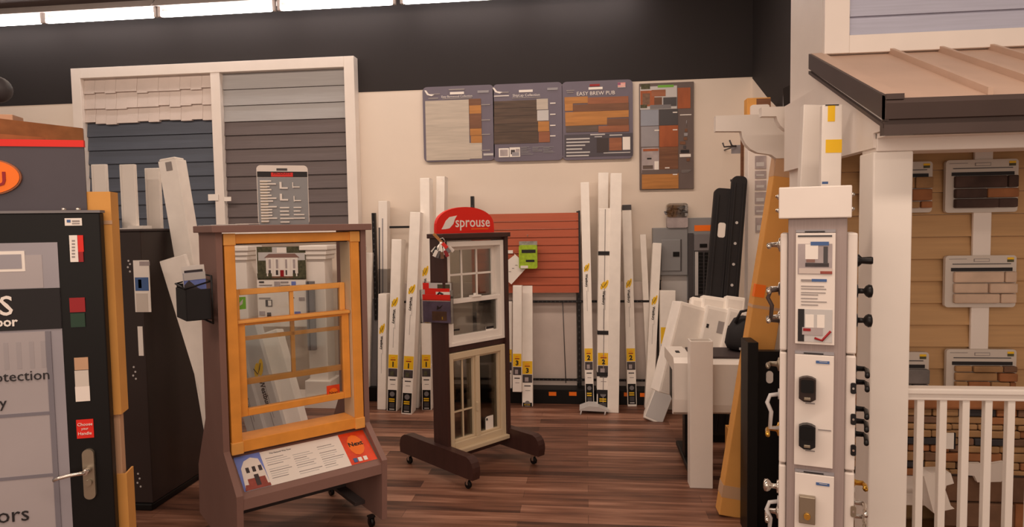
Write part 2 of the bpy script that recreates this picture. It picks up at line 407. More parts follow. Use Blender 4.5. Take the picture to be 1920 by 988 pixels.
s = MB(); brect(s, (552, 526, 620, 586), YB, 'paper'); brect(s, (624, 520, 694, 584), YB, 'paper'); brect(s, (560, 534, 612, 578), YB-.001, 'photo_grey'); brect(s, (632, 536, 660, 566), YB-.001, 'photo_dark'); brect(s, (664, 530, 690, 550), YB-.001, 'photo_grey'); brect(s, (640, 552, 688, 578), YB-.001, 'grey_vinyl'); wpart('photo', s, t)
s = MB(); swoosh(s, 540, 140, 1); brect(s, (560, 150, 618, 157), YB, 'grey_line'); brect(s, (875, 122, 945, 138), YB, 'grey_vinyl'); wpart('emblem', s, t)

t, a = board('flooring_sample_board', 'dark hanging board with mixed honey and brown planks, right of the three', (975, 75, 1446, 600), 'board_grey')
s = MB(); brect(s, (990, 430, 1446, 580), YB+.002, 'board_dark'); wpart('dark_band', s, t)
s = MB()
rows = [(178, 222, [(990, 1145, 'plank_honey'), (1145, 1416, 'plank_red')]), (224, 272, [(992, 1046, 'plank_honey'), (1048, 1418, 'plank_brown')]), (274, 320, [(994, 1418, 'plank_honey')]), (322, 368, [(996, 1274, 'plank_honey'), (1276, 1418, 'plank_brown')]), (370, 412, [(1000, 1214, 'plank_grey'), (1216, 1420, 'plank_red')])]
for y0, y1, r in rows:
    for x0, x1, m in r: brect(s, (x0, y0+5, x1, y1+5), YB-.001*random.random(), m)
for q, m in (((1205, 458, 1282, 552), 'stand_dark'), ((1288, 456, 1372, 540), 'plank_red'), ((1378, 450, 1428, 536), 'paper')): brect(s, q, YB-.002, m)
wpart('plank_sample', s, t)
s = MB(); brect(s, (1150, 118, 1244, 134), YB, 'paper'); brect(s, (1158, 98, 1225, 112), YB, 'dark_red')
for k, y in enumerate((464, 486, 508, 532, 554, 576)): brect(s, (1002, y-5, (1158, 1158, 1128, 1108, 1160, 1152)[k], y+4), YB, 'light_grey')
brect(s, (1162, 430, 1260, 438), YB, 'light_grey'); brect(s, (1190, 446, 1240, 452), YB, 'light_grey'); brect(s, (1290, 434, 1374, 442), YB, 'light_grey'); brect(s, (1250, 552, 1428, 558), YB, 'light_grey')
ttext(s, 'EASY BREW PUB', 1198, 160, .056)
wpart('lettering', s, t)
s = MB(); brect(s, (1345, 88, 1396, 120), YB, 'paper')
for k in range(4): brect(s, (1345, 89+k*8, 1396, 92+k*8), YB-.001, 'red')
brect(s, (1345, 89, 1364, 104), YB-.0015, 'ink_blue'); wpart('flag_mark', s, t)
s = MB(); brect(s, (1002, 138, 1056, 144), YB, 'grey_line'); brect(s, (1006, 152, 1050, 157), YB, 'grey_line'); wpart('emblem', s, t)

x0, y0 = cb(1490, 88); x1, y1 = cb(1852, 800); a = rect(x0, y0, x1, y1, DW-.03)
t = thing('siding_poster', 'tall narrow poster board with house photo and siding colour swatches', 'poster', ((a[0]+a[1])/2, DW, a[2]))
wpart('backing_board', MB().box(a[0], a[1], DW-.03, DW-.006, a[2], a[3], 'poster_brown', .003), t)
YP = DW-.034
s = MB(); brect(s, (1494, 112, 1740, 266), YP, 'light_grey')
for q, m in (((1496, 142, 1590, 246), 'cedar'), ((1570, 136, 1664, 180), 'plank_red'), ((1588, 186, 1640, 240), 'plank_brown'), ((1510, 160, 1560, 236), 'photo_brown'), ((1648, 186, 1738, 246), 'dark_grey'), ((1496, 236, 1540, 258), 'leafy'), ((1560, 236, 1700, 262), 'mid_grey'), ((1500, 98, 1560, 132), 'leafy'), ((1612, 104, 1718, 120), 'green'), ((1656, 200, 1700, 206), 'paper')): brect(s, q, YP-.002, m)
wpart('photo', s, t)
s = MB()
for q, m in (((1744, 122, 1830, 260), 'cedar'), ((1498, 270, 1618, 376), 'poster_blue'), ((1622, 266, 1746, 372), 'dark_grey'), ((1500, 380, 1618, 516), 'grey_vinyl'), ((1622, 374, 1748, 516), 'cedar'), ((1504, 522, 1620, 690), 'photo_grey'), ((1622, 518, 1748, 666), 'plank_brown'), ((1506, 692, 1750, 796), 'plank_honey')): brect(s, q, YP, m)
brect(s, (1506, 668, 1748, 698), YP-.002, 'poster_brown')
for q, m in (((1514, 530, 1616, 545), 'cedar'), ((1540, 590, 1570, 600), 'ink'), ((1590, 612, 1618, 672), 'paper'), ((1512, 640, 1580, 664), 'plank_grey')): brect(s, q, YP-.002, m)
for k in range(10): brect(s, (1756+random.randint(0, 50), 340+k*28, 1790+random.randint(0, 55), 360+k*28), YP-.001, random.choice(['paper', 'light_grey', 'dark_grey', 'ink', 'plank_brown', 'grey_vinyl']))
wpart('swatch', s, t)
s = MB(); brect(s, (1760, 300, 1836, 306), YP-.001, 'paper')
for x, y in ((1712, 286), (1590, 406), (1712, 402), (1660, 656), (1712, 700)): brect(s, (x, y-3, x+30, y+4), YP-.003, 'paper')
for k in range(5): brect(s, (1770, 670+k*4, 1836-5*k, 672+k*4), YP-.001, 'grey_line')
wpart('lettering', s, t)

# ================================================================== GONDOLA WALL FIXTURE
gx0, gx1 = at(690, 745, 7.0).x, at(1248, 745, 7.0).x
t = thing('gondola_shelving', 'long black wall fixture with white back panels and orange stickers on its base', 'shelving', ((gx0+gx1)/2, 6.95, 0))
b = MB().box(gx0, gx1, 6.93, DW-.01, 0, .155, 'black', .004); wpart('base_deck', b, t)
b = MB(); xs = [gx0, at(1085, 650, 7.1).x, gx1]
for xa, xb in zip(xs, xs[1:]): b.box(xa+.02, xb-.02, 7.12, 7.16, .155, 1.28, 'cream_shake', .003)
wpart('back_panel', b, t)
for x, zt in ((at(706, 600, 7.08).x, 2.06), (at(890, 600, 7.08).x, 2.22), (at(1086, 600, 7.08).x, 2.04), (at(1236, 600, 7.08).x, 1.3)):
    b = MB().box(x-.018, x+.018, 7.06, 7.12, .155, zt, 'black_metal', .003)
    for k in range(30):
        z = .2+k*(zt-.25)/30; b.box(x-.006, x+.006, 7.058, 7.062, z, z+.02, 'dark_grey')
    wpart('upright', b, t)
for yp in (565, 711):
    z = at(1040, yp, 7.06).z; b = MB().box(xs[0]+.25, xs[2]-.1, 7.04, 7.06, z-.012, z+.012, 'black_metal', .002)
    for k in range(60): xx = xs[0]+.3+k*(xs[2]-xs[0]-.5)/60; b.box(xx, xx+.012, 7.036, 7.041, z-.005, z+.005, 'dark_grey')
    wpart('rail', b, t)
p = at(731, 426, 7.05); q = at(768, 426, 7.05)
wpart('rail', MB().box(p.x, q.x, 7.03, 7.06, p.z-.012, p.z+.012, 'black_metal', .002), t)
s = MB()
for x0, x1, y0, y1 in ((1029, 1043, 735, 742), (1067, 1081, 735, 742), (1170, 1184, 736, 743), (1200, 1212, 737, 744)):
    a = rect(x0, y0, x1, y1, 6.926); s.box(a[0], a[1], 6.926, 6.931, a[2], a[3], 'orange')
wpart('price_sticker', s, t, 'orange price sticker')
p0, p1 = at(1055, 566, 7.05), at(1061, 718, 7.05)
wpart('hanging_rod', MB().tube([p0, p1], .005, 'dark_grey'), t)
# terracotta panel
a = rect(884, 400, 1085, 549, 7.0)
t = thing('siding_sample_panel', 'terracotta red lap siding panel mounted above white gondola back', 'siding panel', ((a[0]+a[1])/2, 7.0, a[2]))
wpart('lap_board', laps(MB(), a[0], a[1], a[2], a[3], 10, 7.02, 'terracotta', .018), t)
wpart('edge_trim', MB().box(a[1], a[1]+.02, 7.0, 7.05, a[2], a[3]+.02, 'black_metal'), t)
# hanging tag and green bag
a = rect(974, 452, 1008, 503, 6.96)
t = thing('mesh_bag', 'lime green packet with white header hanging on red siding panel', 'packet', ((a[0]+a[1])/2, 6.94, a[2]))
wpart('packet_body', MB().prism(rr(a[0], a[1], a[2], a[3]-.04, .02), 'y', 6.90, 6.95, 'lime'), t)
s = MB()
for q, m in (((978, 468, 1004, 474), 'ink'), ((986, 487, 1002, 491), 'ink'), ((976, 498, 990, 503), 'paper')):
    c = rect(*q, 6.898); s.box(c[0], c[1], 6.896, 6.90, c[2], c[3], m)
wpart('label', s, t)
wpart('header_card', MB().box(a[0], a[1], 6.925, 6.935, a[3]-.045, a[3]+.0, 'clear_bag', .002), t)
wpart('hook', MB().tube([((a[0]+a[1])/2, 6.955, a[3]+.06), ((a[0]+a[1])/2, 6.87, a[3]+.05), ((a[0]+a[1])/2, 6.86, a[3]+.07)], .004, 'chrome'), t)
pts = [at(*q, 6.93) for q in ((966, 477), (990, 499), (959, 533), (945, 522), (944, 494))]
s = MB().prism([(p.x, p.z) for p in pts], 'y', 6.925, 6.93, 'paper')
for k in range(4):
    c = at(950+k*6, 512-k*6, 6.922); s.box(c.x-.012, c.x+.012, 6.922, 6.926, c.z-.02, c.z-.014, 'grey_line')
c0 = at(966, 478, 6.93); c1 = at(962, 472, 6.99)
s.tube([c0, c1], .003, 'chrome')
c = rect(953, 469, 962, 475, 6.97); s.box(c[0], c[1], 6.95, 6.955, c[2], c[3], 'paper')
solo('price_tag', s, 'tilted white paper tag hanging on red siding panel', 'tag', T(c0.x, 6.93, c0.z), world=True)

# ================================================================== LONG CARTONS
def basis(b, tp):
    z = (tp-b).normalized(); x = (Vector((1, 0, 0))-z*z.x).normalized(); y = z.cross(x)
    return Matrix(((x.x, y.x, z.x, b.x), (x.y, y.y, z.y, b.y), (x.z, y.z, z.z, b.z), (0, 0, 0, 1)))
def logo(mb, x, z, w, h, y=-.002, m='yellow'):
    for k in (-1, 1):
        pts = []
        for i in range(13):
            a = math.pi*2*i/12; pts.append((x+k*w*.22+math.cos(a)*w*.24+math.sin(a)*w*.2, z+math.sin(a)*h*.5*(1 if k > 0 else .9)+k*h*.06))
        mb.prism(pts[:-1], 'y', y, y+.0015, m)
    mb.tube([(x-w*.45, y, z+h*.1), (x-w*.2, y, z-h*.28), (x+w*.05, y, z-.05*h), (x+w*.3, y, z+.3*h)], max(.0025, w*.035), 'ink', 5)
def carton(label, bx0, bx1, by, tx0, tx1, ty, back=.14, depth=.17, num=None, lg=None, tx=None, yl=None, ph=None, bk=None, zb=0, group='long white cartons leaning on the back fixture', flip=False, m='white_carton', Y=None, cat='carton', extra=None, name='long_carton'):
    b = fl((bx0+bx1)/2, by, zb) if Y is None else at((bx0+bx1)/2, by, Y)
    tp = at((tx0+tx1)/2, ty, b.y+back); mx = basis(b, tp); Lh = (tp-b).length
    wd = (bx1-bx0)/FPX*(b-CAM).dot(_f); h = wd/2
    def zz(py): return (by-py)/(by-ty)*Lh
    mb = MB().box(-h, h, 0, depth, 0, Lh, m, .004)
    mb.box(-h*.98, h*.98, .003, depth-.003, Lh-.001, Lh+.004, 'carton_side')
    o = solo(name, mb, label, cat, mx, group)
    s = MB()
    if tx is None and lg: tx = (lg[1]+3, lg[1]+28)
    if lg:
        ly = MB(); logo(ly, 0, zz((lg[0]+lg[1])/2), wd*.62, zz(lg[0])-zz(lg[1])); part('logo_print', ly, o, 'yellow printed logo')
    if tx:
        hh = abs(zz(tx[0])-zz(tx[1])); r = math.pi/2 if flip else -math.pi/2
        s.text('Westbury', hh*.225, TX(-h*.1, -.001, zz((tx[0]+tx[1])/2), r), 'ink', bold=.0012)
        s.box(h*.15, h*.2, -.0015, .001, zz(tx[0]), zz(tx[1])-hh*.3, 'grey_line')
        e = tx[1]+(-1 if flip else 1)*6
        s.box(-h*.12, -h*.05, -.0015, .001, zz(e), zz(e+(-38 if flip else 38)), 'grey_line')
        part('lettering', s, o)
    if yl:
        s = MB().box(-h*.93, h*.93, -.0012, .001, zz(yl[1]), zz(yl[0]), 'yellow')
        zm = zz(yl[0]*.62+yl[1]*.38); s.box(-h*.5, h*.5, -.002, 0, zm-.006, zm+.004, 'dark_red')
        s.box(-h*.4, h*.4, -.002, 0, zz(yl[0]+6), zz(yl[0]+5), 'orange')
        if num: s.text(num, (zz(yl[0])-zz(yl[1]))*.5, TX(0, -.0022, zz(yl[0]*.26+yl[1]*.74)), 'ink', bold=.003)
        part('number_label', s, o, 'yellow label with the number '+num if num else None)
        e = yl[1]+1
        s = MB().box(-h*.9, h*.9, -.0012, .001, zz(e+15), zz(e), 'photo_dark').box(-h*.5, h*.2, -.002, 0, zz(e+13), zz(e+5), 'leafy' if num == '1' else 'photo_grey')
        s.box(-h*.6, h*.6, -.0012, .001, zz(e+22), zz(e+20), 'dark_grey').box(-h*.4, h*.5, -.0012, .001, zz(e+30), zz(e+29), 'grey_line')
        part('photo_label', s, o)
    if bk:
        s = MB().box(-h*.86, h*.86, -.0012, .001, zz(bk[1]), zz(bk[0]), 'black')
        n = bk[1]-bk[0]
        s.prism([(h*.5*math.cos(a*.5236), zz(bk[0]+n*.2)+h*.5*math.sin(a*.5236)) for a in range(12)], 'y', -.002, 0, 'mid_grey')
        for k in range(2): s.box(-h*.6, h*.5, -.002, 0, zz(bk[0]+n*(.44+.1*k))-.006, zz(bk[0]+n*(.44+.1*k))+.006, 'yellow')
        s.box(-h*.5, h*.5, -.002, 0, zz(bk[0]+n*.85), zz(bk[0]+n*.62), 'dark_grey'); s.box(-h*.5, h*.5, -.002, 0, zz(bk[0]+n*.95), zz(bk[0]+n*.9), 'light_grey')
        part('black_label', s, o, 'black label with yellow lettering')
    if extra: extra(o, h, zz, depth)
    return o
# left of the brown stand
carton('short white carton standing leftmost in front of the plastic wrapped bundle', 707, 723, 768, 709, 725, 552, lg=(607, 626), tx=(629, 656), back=.05)
carton('white carton numbered 1, left of the three with yellow labels', 725, 744, 771, 735, 752, 449, num='1', lg=(558, 576), tx=(579, 608), yl=(665, 690), bk=(731, 770), back=.12)
carton('white carton numbered 1, second from left, reaching farthest forward', 752, 772, 777, 770, 787, 398, num='1', lg=(534, 552), tx=(556, 584), yl=(668, 693), bk=(737, 774), back=.15)
carton('tall white carton numbered 1 standing against the brown stand', 791, 809, 769, 788, 804, 334, num='1', lg=(499, 518), tx=(521, 546), yl=(665, 690), bk=(731, 768), back=.13)
carton('tall plain white carton rising behind the red arched sign', 812, 828, 762, 818, 834, 331, back=.1)
carton('plain white carton tucked behind the second numbered 1 carton', 776, 785, 765, 786, 798, 470, back=.03, depth=.08)
carton('white corner trim leaning at the left end of the black fixture', 679, 692, 752, 684, 699, 474, back=.08, depth=.05, cat='trim', group=None, name='white_trim_piece')
carton('grey flat panel leaning behind the white corner trim', 690, 706, 750, 697, 708, 560, back=.1, depth=.03, m='mid_grey', cat='panel', group=None, name='grey_panel')
o = carton('bundle of white trims in clear plastic wrap by the left black upright', 710, 727, 752, 708, 727, 377, back=.1, depth=.12, cat='bundle', group=None, m='white_vinyl', name='wrapped_trim_bundle')
part('plastic_sleeve', MB().box(-.053, .053, -.006, .13, .0, 1.45, 'plastic_wrap', .004), o)
part('dark_trim', MB().box(-.045, -.03, -.004, .0, .1, 1.9, 'dark_grey').box(-.008, .004, -.004, 0, .1, 2, 'grey_vinyl'), o)
# centre, number 3
G3 = 'white cartons numbered 3 before the gondola panel'
carton('short white carton numbered 3 right beside the brown stand', 947, 960, 728, 947, 960, 566, num='3', yl=(655, 678), back=.03, depth=.08, zb=.156, group=G3)
carton('middle white carton numbered 3, on the black base below red panel', 961, 978, 735, 961, 979, 536, num='3', yl=(663, 687), back=.05, depth=.09, zb=.156, group=G3)
carton('right white carton numbered 3, standing on the floor', 979, 999, 762, 979, 998, 536, num='3', yl=(678, 702), back=.19, depth=.07, bk=(755, 762), group=G3)
# right group
carton('slim white carton numbered 2, leftmost right of the black upright', 1098, 1114, 768, 1088, 1105, 342, num='2', lg=(495, 511), tx=(514, 540), yl=(654, 678), bk=(720, 760), back=.2)
carton('tall carton behind the black strapped bundle', 1118, 1137, 757, 1122, 1141, 324, back=.1, depth=.06)
def straps(o, h, zz, d):
    for py in (475, 624, 702, 735):
        z = zz(py); part('strap', MB().box(-h-.004, h+.004, -.006, d+.004, z-.02, z+.02, 'black_soft', .002), o, 'black strap')
    part('carton_seam', MB().box(-.004, .004, -.0015, 0, 0, zz(392), 'grey_line'), o)
o = carton('bundle of cartons numbered 2 held by four black straps', 1119, 1142, 772, 1124, 1146, 391, num='2', lg=(526, 543), tx=(545, 573), yl=(662, 685), bk=(731, 770), back=.15, depth=.1, extra=straps)
carton('tallest plain white carton, right of the strapped bundle', 1139, 1160, 774, 1145, 1166, 325, back=.2, depth=.12)
def darktop(o, h, zz, d): part('carton_end', MB().box(-h, h, -.002, d, zz(394), zz(384), 'dark_grey'), o, 'dark open end')
carton('white carton numbered 2 with dark open top end', 1177, 1194, 762, 1167, 1183, 384, num='2', lg=(524, 541), tx=(543, 570), yl=(654, 678), bk=(720, 758), back=.2, extra=darktop)
carton('white carton leaning left with its print upside down', 1201, 1214, 742, 1184, 1198, 431, lg=(622, 639), tx=(592, 620), flip=True, back=.12, depth=.08)
carton('narrow white carton leaning left behind the upside down one', 1215, 1226, 756, 1200, 1211, 440, back=.05, depth=.04)
carton('white carton leaning right, rightmost of the tall ones', 1209, 1225, 766, 1223, 1242, 456, lg=(555, 573), tx=(575, 602), back=.2, depth=.1)
a3 = carton('small carton numbered 3 with black cutout near the electrical panel', 1238, 1266, 768, 1238, 1267, 545, num='3', yl=(614, 645), back=.1, depth=.12, group=G3)
# loose acrylic foot on the floor
p = fl(1113, 776); t = Matrix.Translation(p)
s = MB().prism([(-.14, .05), (-.05, .085), (.05, .08), (.15, .04), (.15, .03), (-.14, .04)], 'y', -.03, .16, 'light_grey')
for x, y in ((-.12, -.02), (-.1, .14), (.12, -.02), (.1, .14)): s.tube([(x, y, .045), (x-.01, y-.015, 0)], .008, 'light_grey')
solo('floor_bracket', s, 'low grey bracket with short legs lying on floor before cartons', 'bracket', t)

# ================================================================== ELECTRICAL PANELS
a = rect(1224, 427, 1289, 516, DW-.1)
t = thing('breaker_panel', 'grey breaker box with closed cover door on the back wall', 'electrical panel', ((a[0]+a[1])/2, DW-.01, a[2]))
wpart('enclosure', MB().box(a[0], a[1], DW-.1, DW-.005, a[2], a[3], 'panel_grey', .004), t)
c = rect(1240, 449, 1276, 508, DW-.11); d = wpart('cover_door', MB().box(c[0], c[1], DW-.112, DW-.1, c[2], c[3], 'panel_grey', .006).box(c[1], c[1]+.012, DW-.108, DW-.1, c[2], c[3], 'dark_grey'), t)
c = rect(1262, 472, 1274, 481, DW-.12); wpart('latch', MB().box(c[0], c[1], DW-.122, DW-.11, c[2], c[3], 'black', .003), d)
a = rect(1289, 408, 1346, 562, DW-.09)
t = thing('breaker_panel', 'open grey breaker box showing its column of breakers by black gutters', 'electrical panel', ((a[0]+a[1])/2, DW-.01, a[2]))
wpart('enclosure', MB().box(a[0], a[1], DW-.08, DW-.005, a[2], a[3], 'panel_grey', .004), t)
s = MB()
c = rect(1302, 422, 1338, 433, DW-.083); s.box(c[0], c[1], DW-.083, DW-.08, c[2], c[3], 'orange'); wpart('label', s, t, 'orange warning label')
c = rect(1301, 438, 1338, 470, DW-.09); d = wpart('cover_door', MB().box(c[0], c[1], DW-.095, DW-.08, c[2], c[3], 'mid_grey', .006), t)
c = rect(1312, 457, 1326, 464, DW-.1); wpart('latch', MB().box(c[0], c[1], DW-.102, DW-.094, c[2], c[3], 'black', .002), d)
s = MB()
for q, m in (((1302, 470, 1336, 556), 'dark_grey'), ((1303, 472, 1309, 554), 'light_grey'), ((1331, 472, 1336, 545), 'light_grey')):
    c = rect(*q, DW-.09); s.box(c[0], c[1], DW-.088-(.006 if m != 'dark_grey' else 0), DW-.08, c[2], c[3], m)
for k in range(12):
    for x in (1310, 1321):
        c = rect(x, 473+k*6.6, x+8, 478+k*6.6, DW-.095); s.box(c[0], c[1], DW-.1, DW-.086, c[2], c[3], 'black', .002)
wpart('breaker', s, t)
c = rect(1290, 437, 1300, 562, DW-.09); wpart('side_strip', MB().box(c[0], c[1], DW-.1, DW-.08, c[2], c[3], 'dark_grey'), t)
c = rect(1240, 516, 1289, 600, DW-.05)
solo('mounting_board', MB().box(c[0], c[1], DW-.05, DW-.006, .5, c[3], 'light_grey', .003), 'light grey mounting board below the closed breaker box', 'board', T(c[0], DW, .5), world=True)
a = rect(1250, 381, 1289, 427, DW-.09)
t = thing('parts_bag', 'clear bag of metal parts hung above the closed breaker box', 'bag', ((a[0]+a[1])/2, DW-.02, a[2]))
s = MB().prism(rr(a[0], a[1], a[2], a[2]+(a[3]-a[2])*.45, .02), 'y', DW-.12, DW-.03, 'photo_grey'); wpart('box', s, t)
s = MB()
for k in range(14):
    x = random.uniform(a[0]+.03, a[1]-.03); z = random.uniform(a[2]+.14, a[3]-.04)
    s.tube([(x, DW-.1, z), (x+random.uniform(-.05, .05), DW-.09, z+random.uniform(-.03, .04)), (x+random.uniform(-.05, .05), DW-.06, z+.02)], .009, random.choice(['mid_grey', 'light_grey', 'dark_grey']))
wpart('fitting', s, t)
wpart('bag_film', MB().prism(rr(a[0], a[1], a[2]+(a[3]-a[2])*.42, a[3], .03), 'y', DW-.125, DW-.02, 'plastic_wrap'), t)

# ================================================================== COLUMN DISPLAY seen through the oak window
YC = 6.72
t = thing('column_display', 'pair of white porch columns on a plinth seen through the oak window', 'display', (at(545, 700, YC).x, YC, 0))
def col(x0, x1, yt, wide):
    a = rect(x0, yt, x1, 740, YC); s = MB().box(a[0], a[1], YC, YC+.22, .1, a[3]-.02, 'white_vinyl', .01)
    xc = (a[0]+a[1])/2; hw = (a[1]-a[0])/2
    for k, e in ((0, .05), (.05, .035), (.1, .02)): s.box(xc-hw-e, xc+hw+e, YC-e, YC+.22+e, a[3]-.05-k, a[3]-k, 'white_vinyl', .008)
    s.box(xc-hw-.04, xc+hw+.04, YC-.04, YC+.26, .1, .28, 'white_vinyl', .01)
    wpart('column', s, t)
col(432, 466, 462, 1); col(577, 612, 460, 1); col(650, 668, 462, 1)
wpart('plinth', MB().box(at(425, 740, YC).x, at(668, 740, YC).x, YC-.1, YC+.3, 0, .1, 'white_paint', .004), t)
s = MB(); a = rect(483, 463, 574, 612, YC-.02); s.box(a[0], a[1], YC-.03, YC-.01, a[2], a[3], 'paper'); wpart('sheet_board', s, t)
def cr(mb, q, m, d=0, Y=YC-.034):      # crop of the oak window, scale 3.2925
    a = rect(340+q[0]/3.2925, 400+q[1]/3.2925, 340+q[2]/3.2925, 400+q[3]/3.2925, Y); mb.box(a[0], a[1], Y-d-jit(), Y+.003, a[2], a[3], m)
s = MB(); cr(s, (468, 205, 768, 408), 'leafy'); cr(s, (474, 208, 762, 290), 'light_grey', .001); cr(s, (470, 206, 560, 240), 'leafy', .002); cr(s, (650, 206, 766, 244), 'leafy', .002)
a = [at(340+x/3.2925, 400+y/3.2925, YC-.037) for x, y in ((512, 274), (540, 250), (700, 248), (728, 272))]
s.prism([(p.x, p.z) for p in a], 'y', YC-.039, YC-.034, 'stand_grey'); cr(s, (590, 212, 648, 244), 'paper', .003)
cr(s, (524, 274, 720, 388), 'paper', .004)
for x in (540, 585, 640, 690): cr(s, (x, 284, x+14, 340), 'photo_grey', .005); cr(s, (x, 350, x+14, 380), 'photo_dark', .005)
for k in range(6): cr(s, (528+k*36, 276, 536+k*36, 388), 'white_paint', .007)
cr(s, (612, 350, 634, 390), 'dark_red', .006); cr(s, (470, 370, 560, 400), 'leafy', .006); cr(s, (690, 370, 766, 400), 'leafy', .006); cr(s, (524, 388, 720, 400), 'photo_brown', .005)
wpart('house_photo', s, t, 'photo of a columned white house')
s = MB()
for q, m in (((480, 420, 510, 428), 'ink'), ((574, 420, 608, 454), 'photo_grey'), ((612, 420, 660, 428), 'grey_line'), ((680, 420, 706, 446), 'sky_print'), ((480, 520, 550, 526), 'grey_line'), ((520, 534, 560, 574), 'photo_dark'), ((536, 538, 556, 570), 'paper'), ((482, 604, 516, 628), 'photo_grey'), ((530, 612, 554, 648), 'photo_dark'), ((668, 518, 696, 524), 'ink'), ((726, 518, 760, 536), 'photo_grey'), ((700, 606, 736, 628), 'sky_print'), ((480, 440, 560, 444), 'grey_line'), ((612, 440, 670, 444), 'grey_line')): cr(s, q, m, .002)
wpart('printed_picture', s, t)
s = MB(); a = rect(577, 527, 592, 656, YC-.06); s.box(a[0], a[1], YC-.09, YC-.05, a[2], a[3], 'mid_grey', .005).box(a[0]+.02, a[0]+.035, YC-.092, YC-.09, a[2], a[3], 'dark_grey')
wpart('metal_profile', s, t, 'grey metal profile')
# cartons that lean behind the oak window
GB = 'cartons leaning behind the oak window stand'
for k, (lab, b0, tx0, ty, lg, tx) in enumerate((('left carton of three leaning seen through the oak window', 487, 424, 610, (672, 700), (717, 775)),
        ('middle carton of three leaning seen through the oak window', 525, 462, 610, (678, 708), (712, 768)),
        ('right plain carton of three leaning seen through the oak window', 559, 503, 622, None, None))):
    carton(lab, b0-17, b0+17, 836-3*k, tx0-16, tx0+16, ty, back=.16, depth=.14, lg=lg, tx=tx, group=GB, m='light_grey' if k < 2 else 'white_carton')

# ================================================================== OAK WINDOW STAND
O = Fr(-1.751, 3.81, 44.2)
t = thing('window_display_stand', 'grey rolling stand holding an oak double-hung window and sloped information panel', 'window display', O.o, O.a)
UW = .415
prof = [(-.05, 1.885), (.335, 1.885), (.36, .75), (.60, .40), (.63, .07), (-.24, .07), (-.265, .455), (-.03, .64)]
for s_ in (-1, 1): part('side_panel', MB().prism(prof, 'x', s_*UW, s_*(UW+.035), 'stand_grey'), t)
part('top_board', MB().box(-.475, .475, -.09, .36, 1.885, 1.925, 'stand_grey', .004), t)
part('rear_rail', MB().box(-UW, UW, .3, .33, .12, .42, 'stand_dark'), t)
part('lower_board', MB().box(-UW, UW, .02, .05, .36, .615, 'stand_grey', .002), t)
# sloped shelf with graphic
zb_, zf_ = .60, .43; vb, vf = -.0, -.255
part('sloped_shelf', MB().prism([(vb, zb_), (vf, zf_), (vf, zf_-.06), (vf+.03, zf_-.06), (vb, zb_-.06)], 'x', -UW, UW, 'stand_grey'), t)
def slope(u, s_): return (u, vb+(vf-vb)*s_, zb_+(zf_-zb_)*s_)
nz_ = Vector((0, zf_-zb_, -(vf-vb))).normalized()
if nz_.z < 0: nz_ = -nz_
def slab(mb, pts, m, lift=.001, tk=.002):
    lo = [Vector(slope(*p))+nz_*lift for p in pts]; hi = [p+nz_*tk for p in lo]
    n0 = set(mb.bm.faces); A = [mb.bm.verts.new(p) for p in lo]; B = [mb.bm.verts.new(p) for p in hi]; new = [mb.bm.faces.new(A), mb.bm.faces.new(B)]
    for i in range(len(A)): new.append(mb.bm.faces.new((A[i], A[(i+1) % len(A)], B[(i+1) % len(A)], B[i])))
    bmesh.ops.recalc_face_normals(mb.bm, faces=new); mb._fin(n0, m)
def slr(mb, u0, u1, s0, s1, m, lift): slab(mb, [(u0, s0), (u1, s0), (u1, s1), (u0, s1)], m, lift)
g = MB(); slr(g, -.395, .405, .06, .86, 'paper', .001)
slr(g, -.395, -.25, .06, .86, 'sky_print', .003)
slab(g, [(-.385, .8), (-.375, .35), (-.35, .2), (-.31, .14), (-.27, .2), (-.255, .5), (-.25, .86), (-.38, .86)], 'white_paint', .005)
slab(g, [(-.36, .62), (-.265, .62), (-.262, .8), (-.362, .82)], 'brick_print', .007)
slab(g, [(-.38, .74), (-.25, .80), (-.25, .86), (-.39, .86)], 'brick_print', .008)
for u in (-.345, -.31, -.275): slr(g, u-.009, u+.009, .36, .48, 'photo_dark', .007)
slr(g, -.322, -.298, .55, .8, 'photo_dark', .009)
slr(g, .235, .405, .06, .86, 'orange_red', .003)
pts = [(.315+.05*math.cos(k*.5236), .40+.26*math.sin(k*.5236)) for k in range(12)]; slab(g, pts, 'orange', .005)
rotm = Matrix(((1, 0, 0), (0, -(zf_-zb_), 0), (0, 0, 1))).to_4x4()
yax = Vector((0, vb-vf, zb_-zf_)).normalized(); zax = nz_; xax = Vector((1, 0, 0))
def SM(u, s_, lift): p = Vector(slope(u, s_))+nz_*lift; return Matrix(((1, yax.x, zax.x, p.x), (0, yax.y, zax.y, p.y), (0, yax.z, zax.z, p.z), (0, 0, 0, 1)))
g.text('Next', .045, SM(.315, .38, .0085), 'ink', bold=.001)
for u, m in ((.27, 'ink_blue'), (.30, 'paper'), (.335, 'paper')): slr(g, u-.012, u+.012, .72, .82, m, .006)
part('information_panel', g, t, 'printed panel with tower photo and red corner')
g = MB()
g.text('The Natural Way Row', .014, SM(-.2, .14, .004), 'ink', 'LEFT')
for r in range(11):
    for cc in range(3):
        if random.random() < .85:
            u = -.23+cc*.155; slr(g, u, u+random.uniform(.07, .14), .24+r*.052, .25+r*.052, 'light_grey' if r % 3 else 'grey_line', .003)
part('printed_text', g, t)
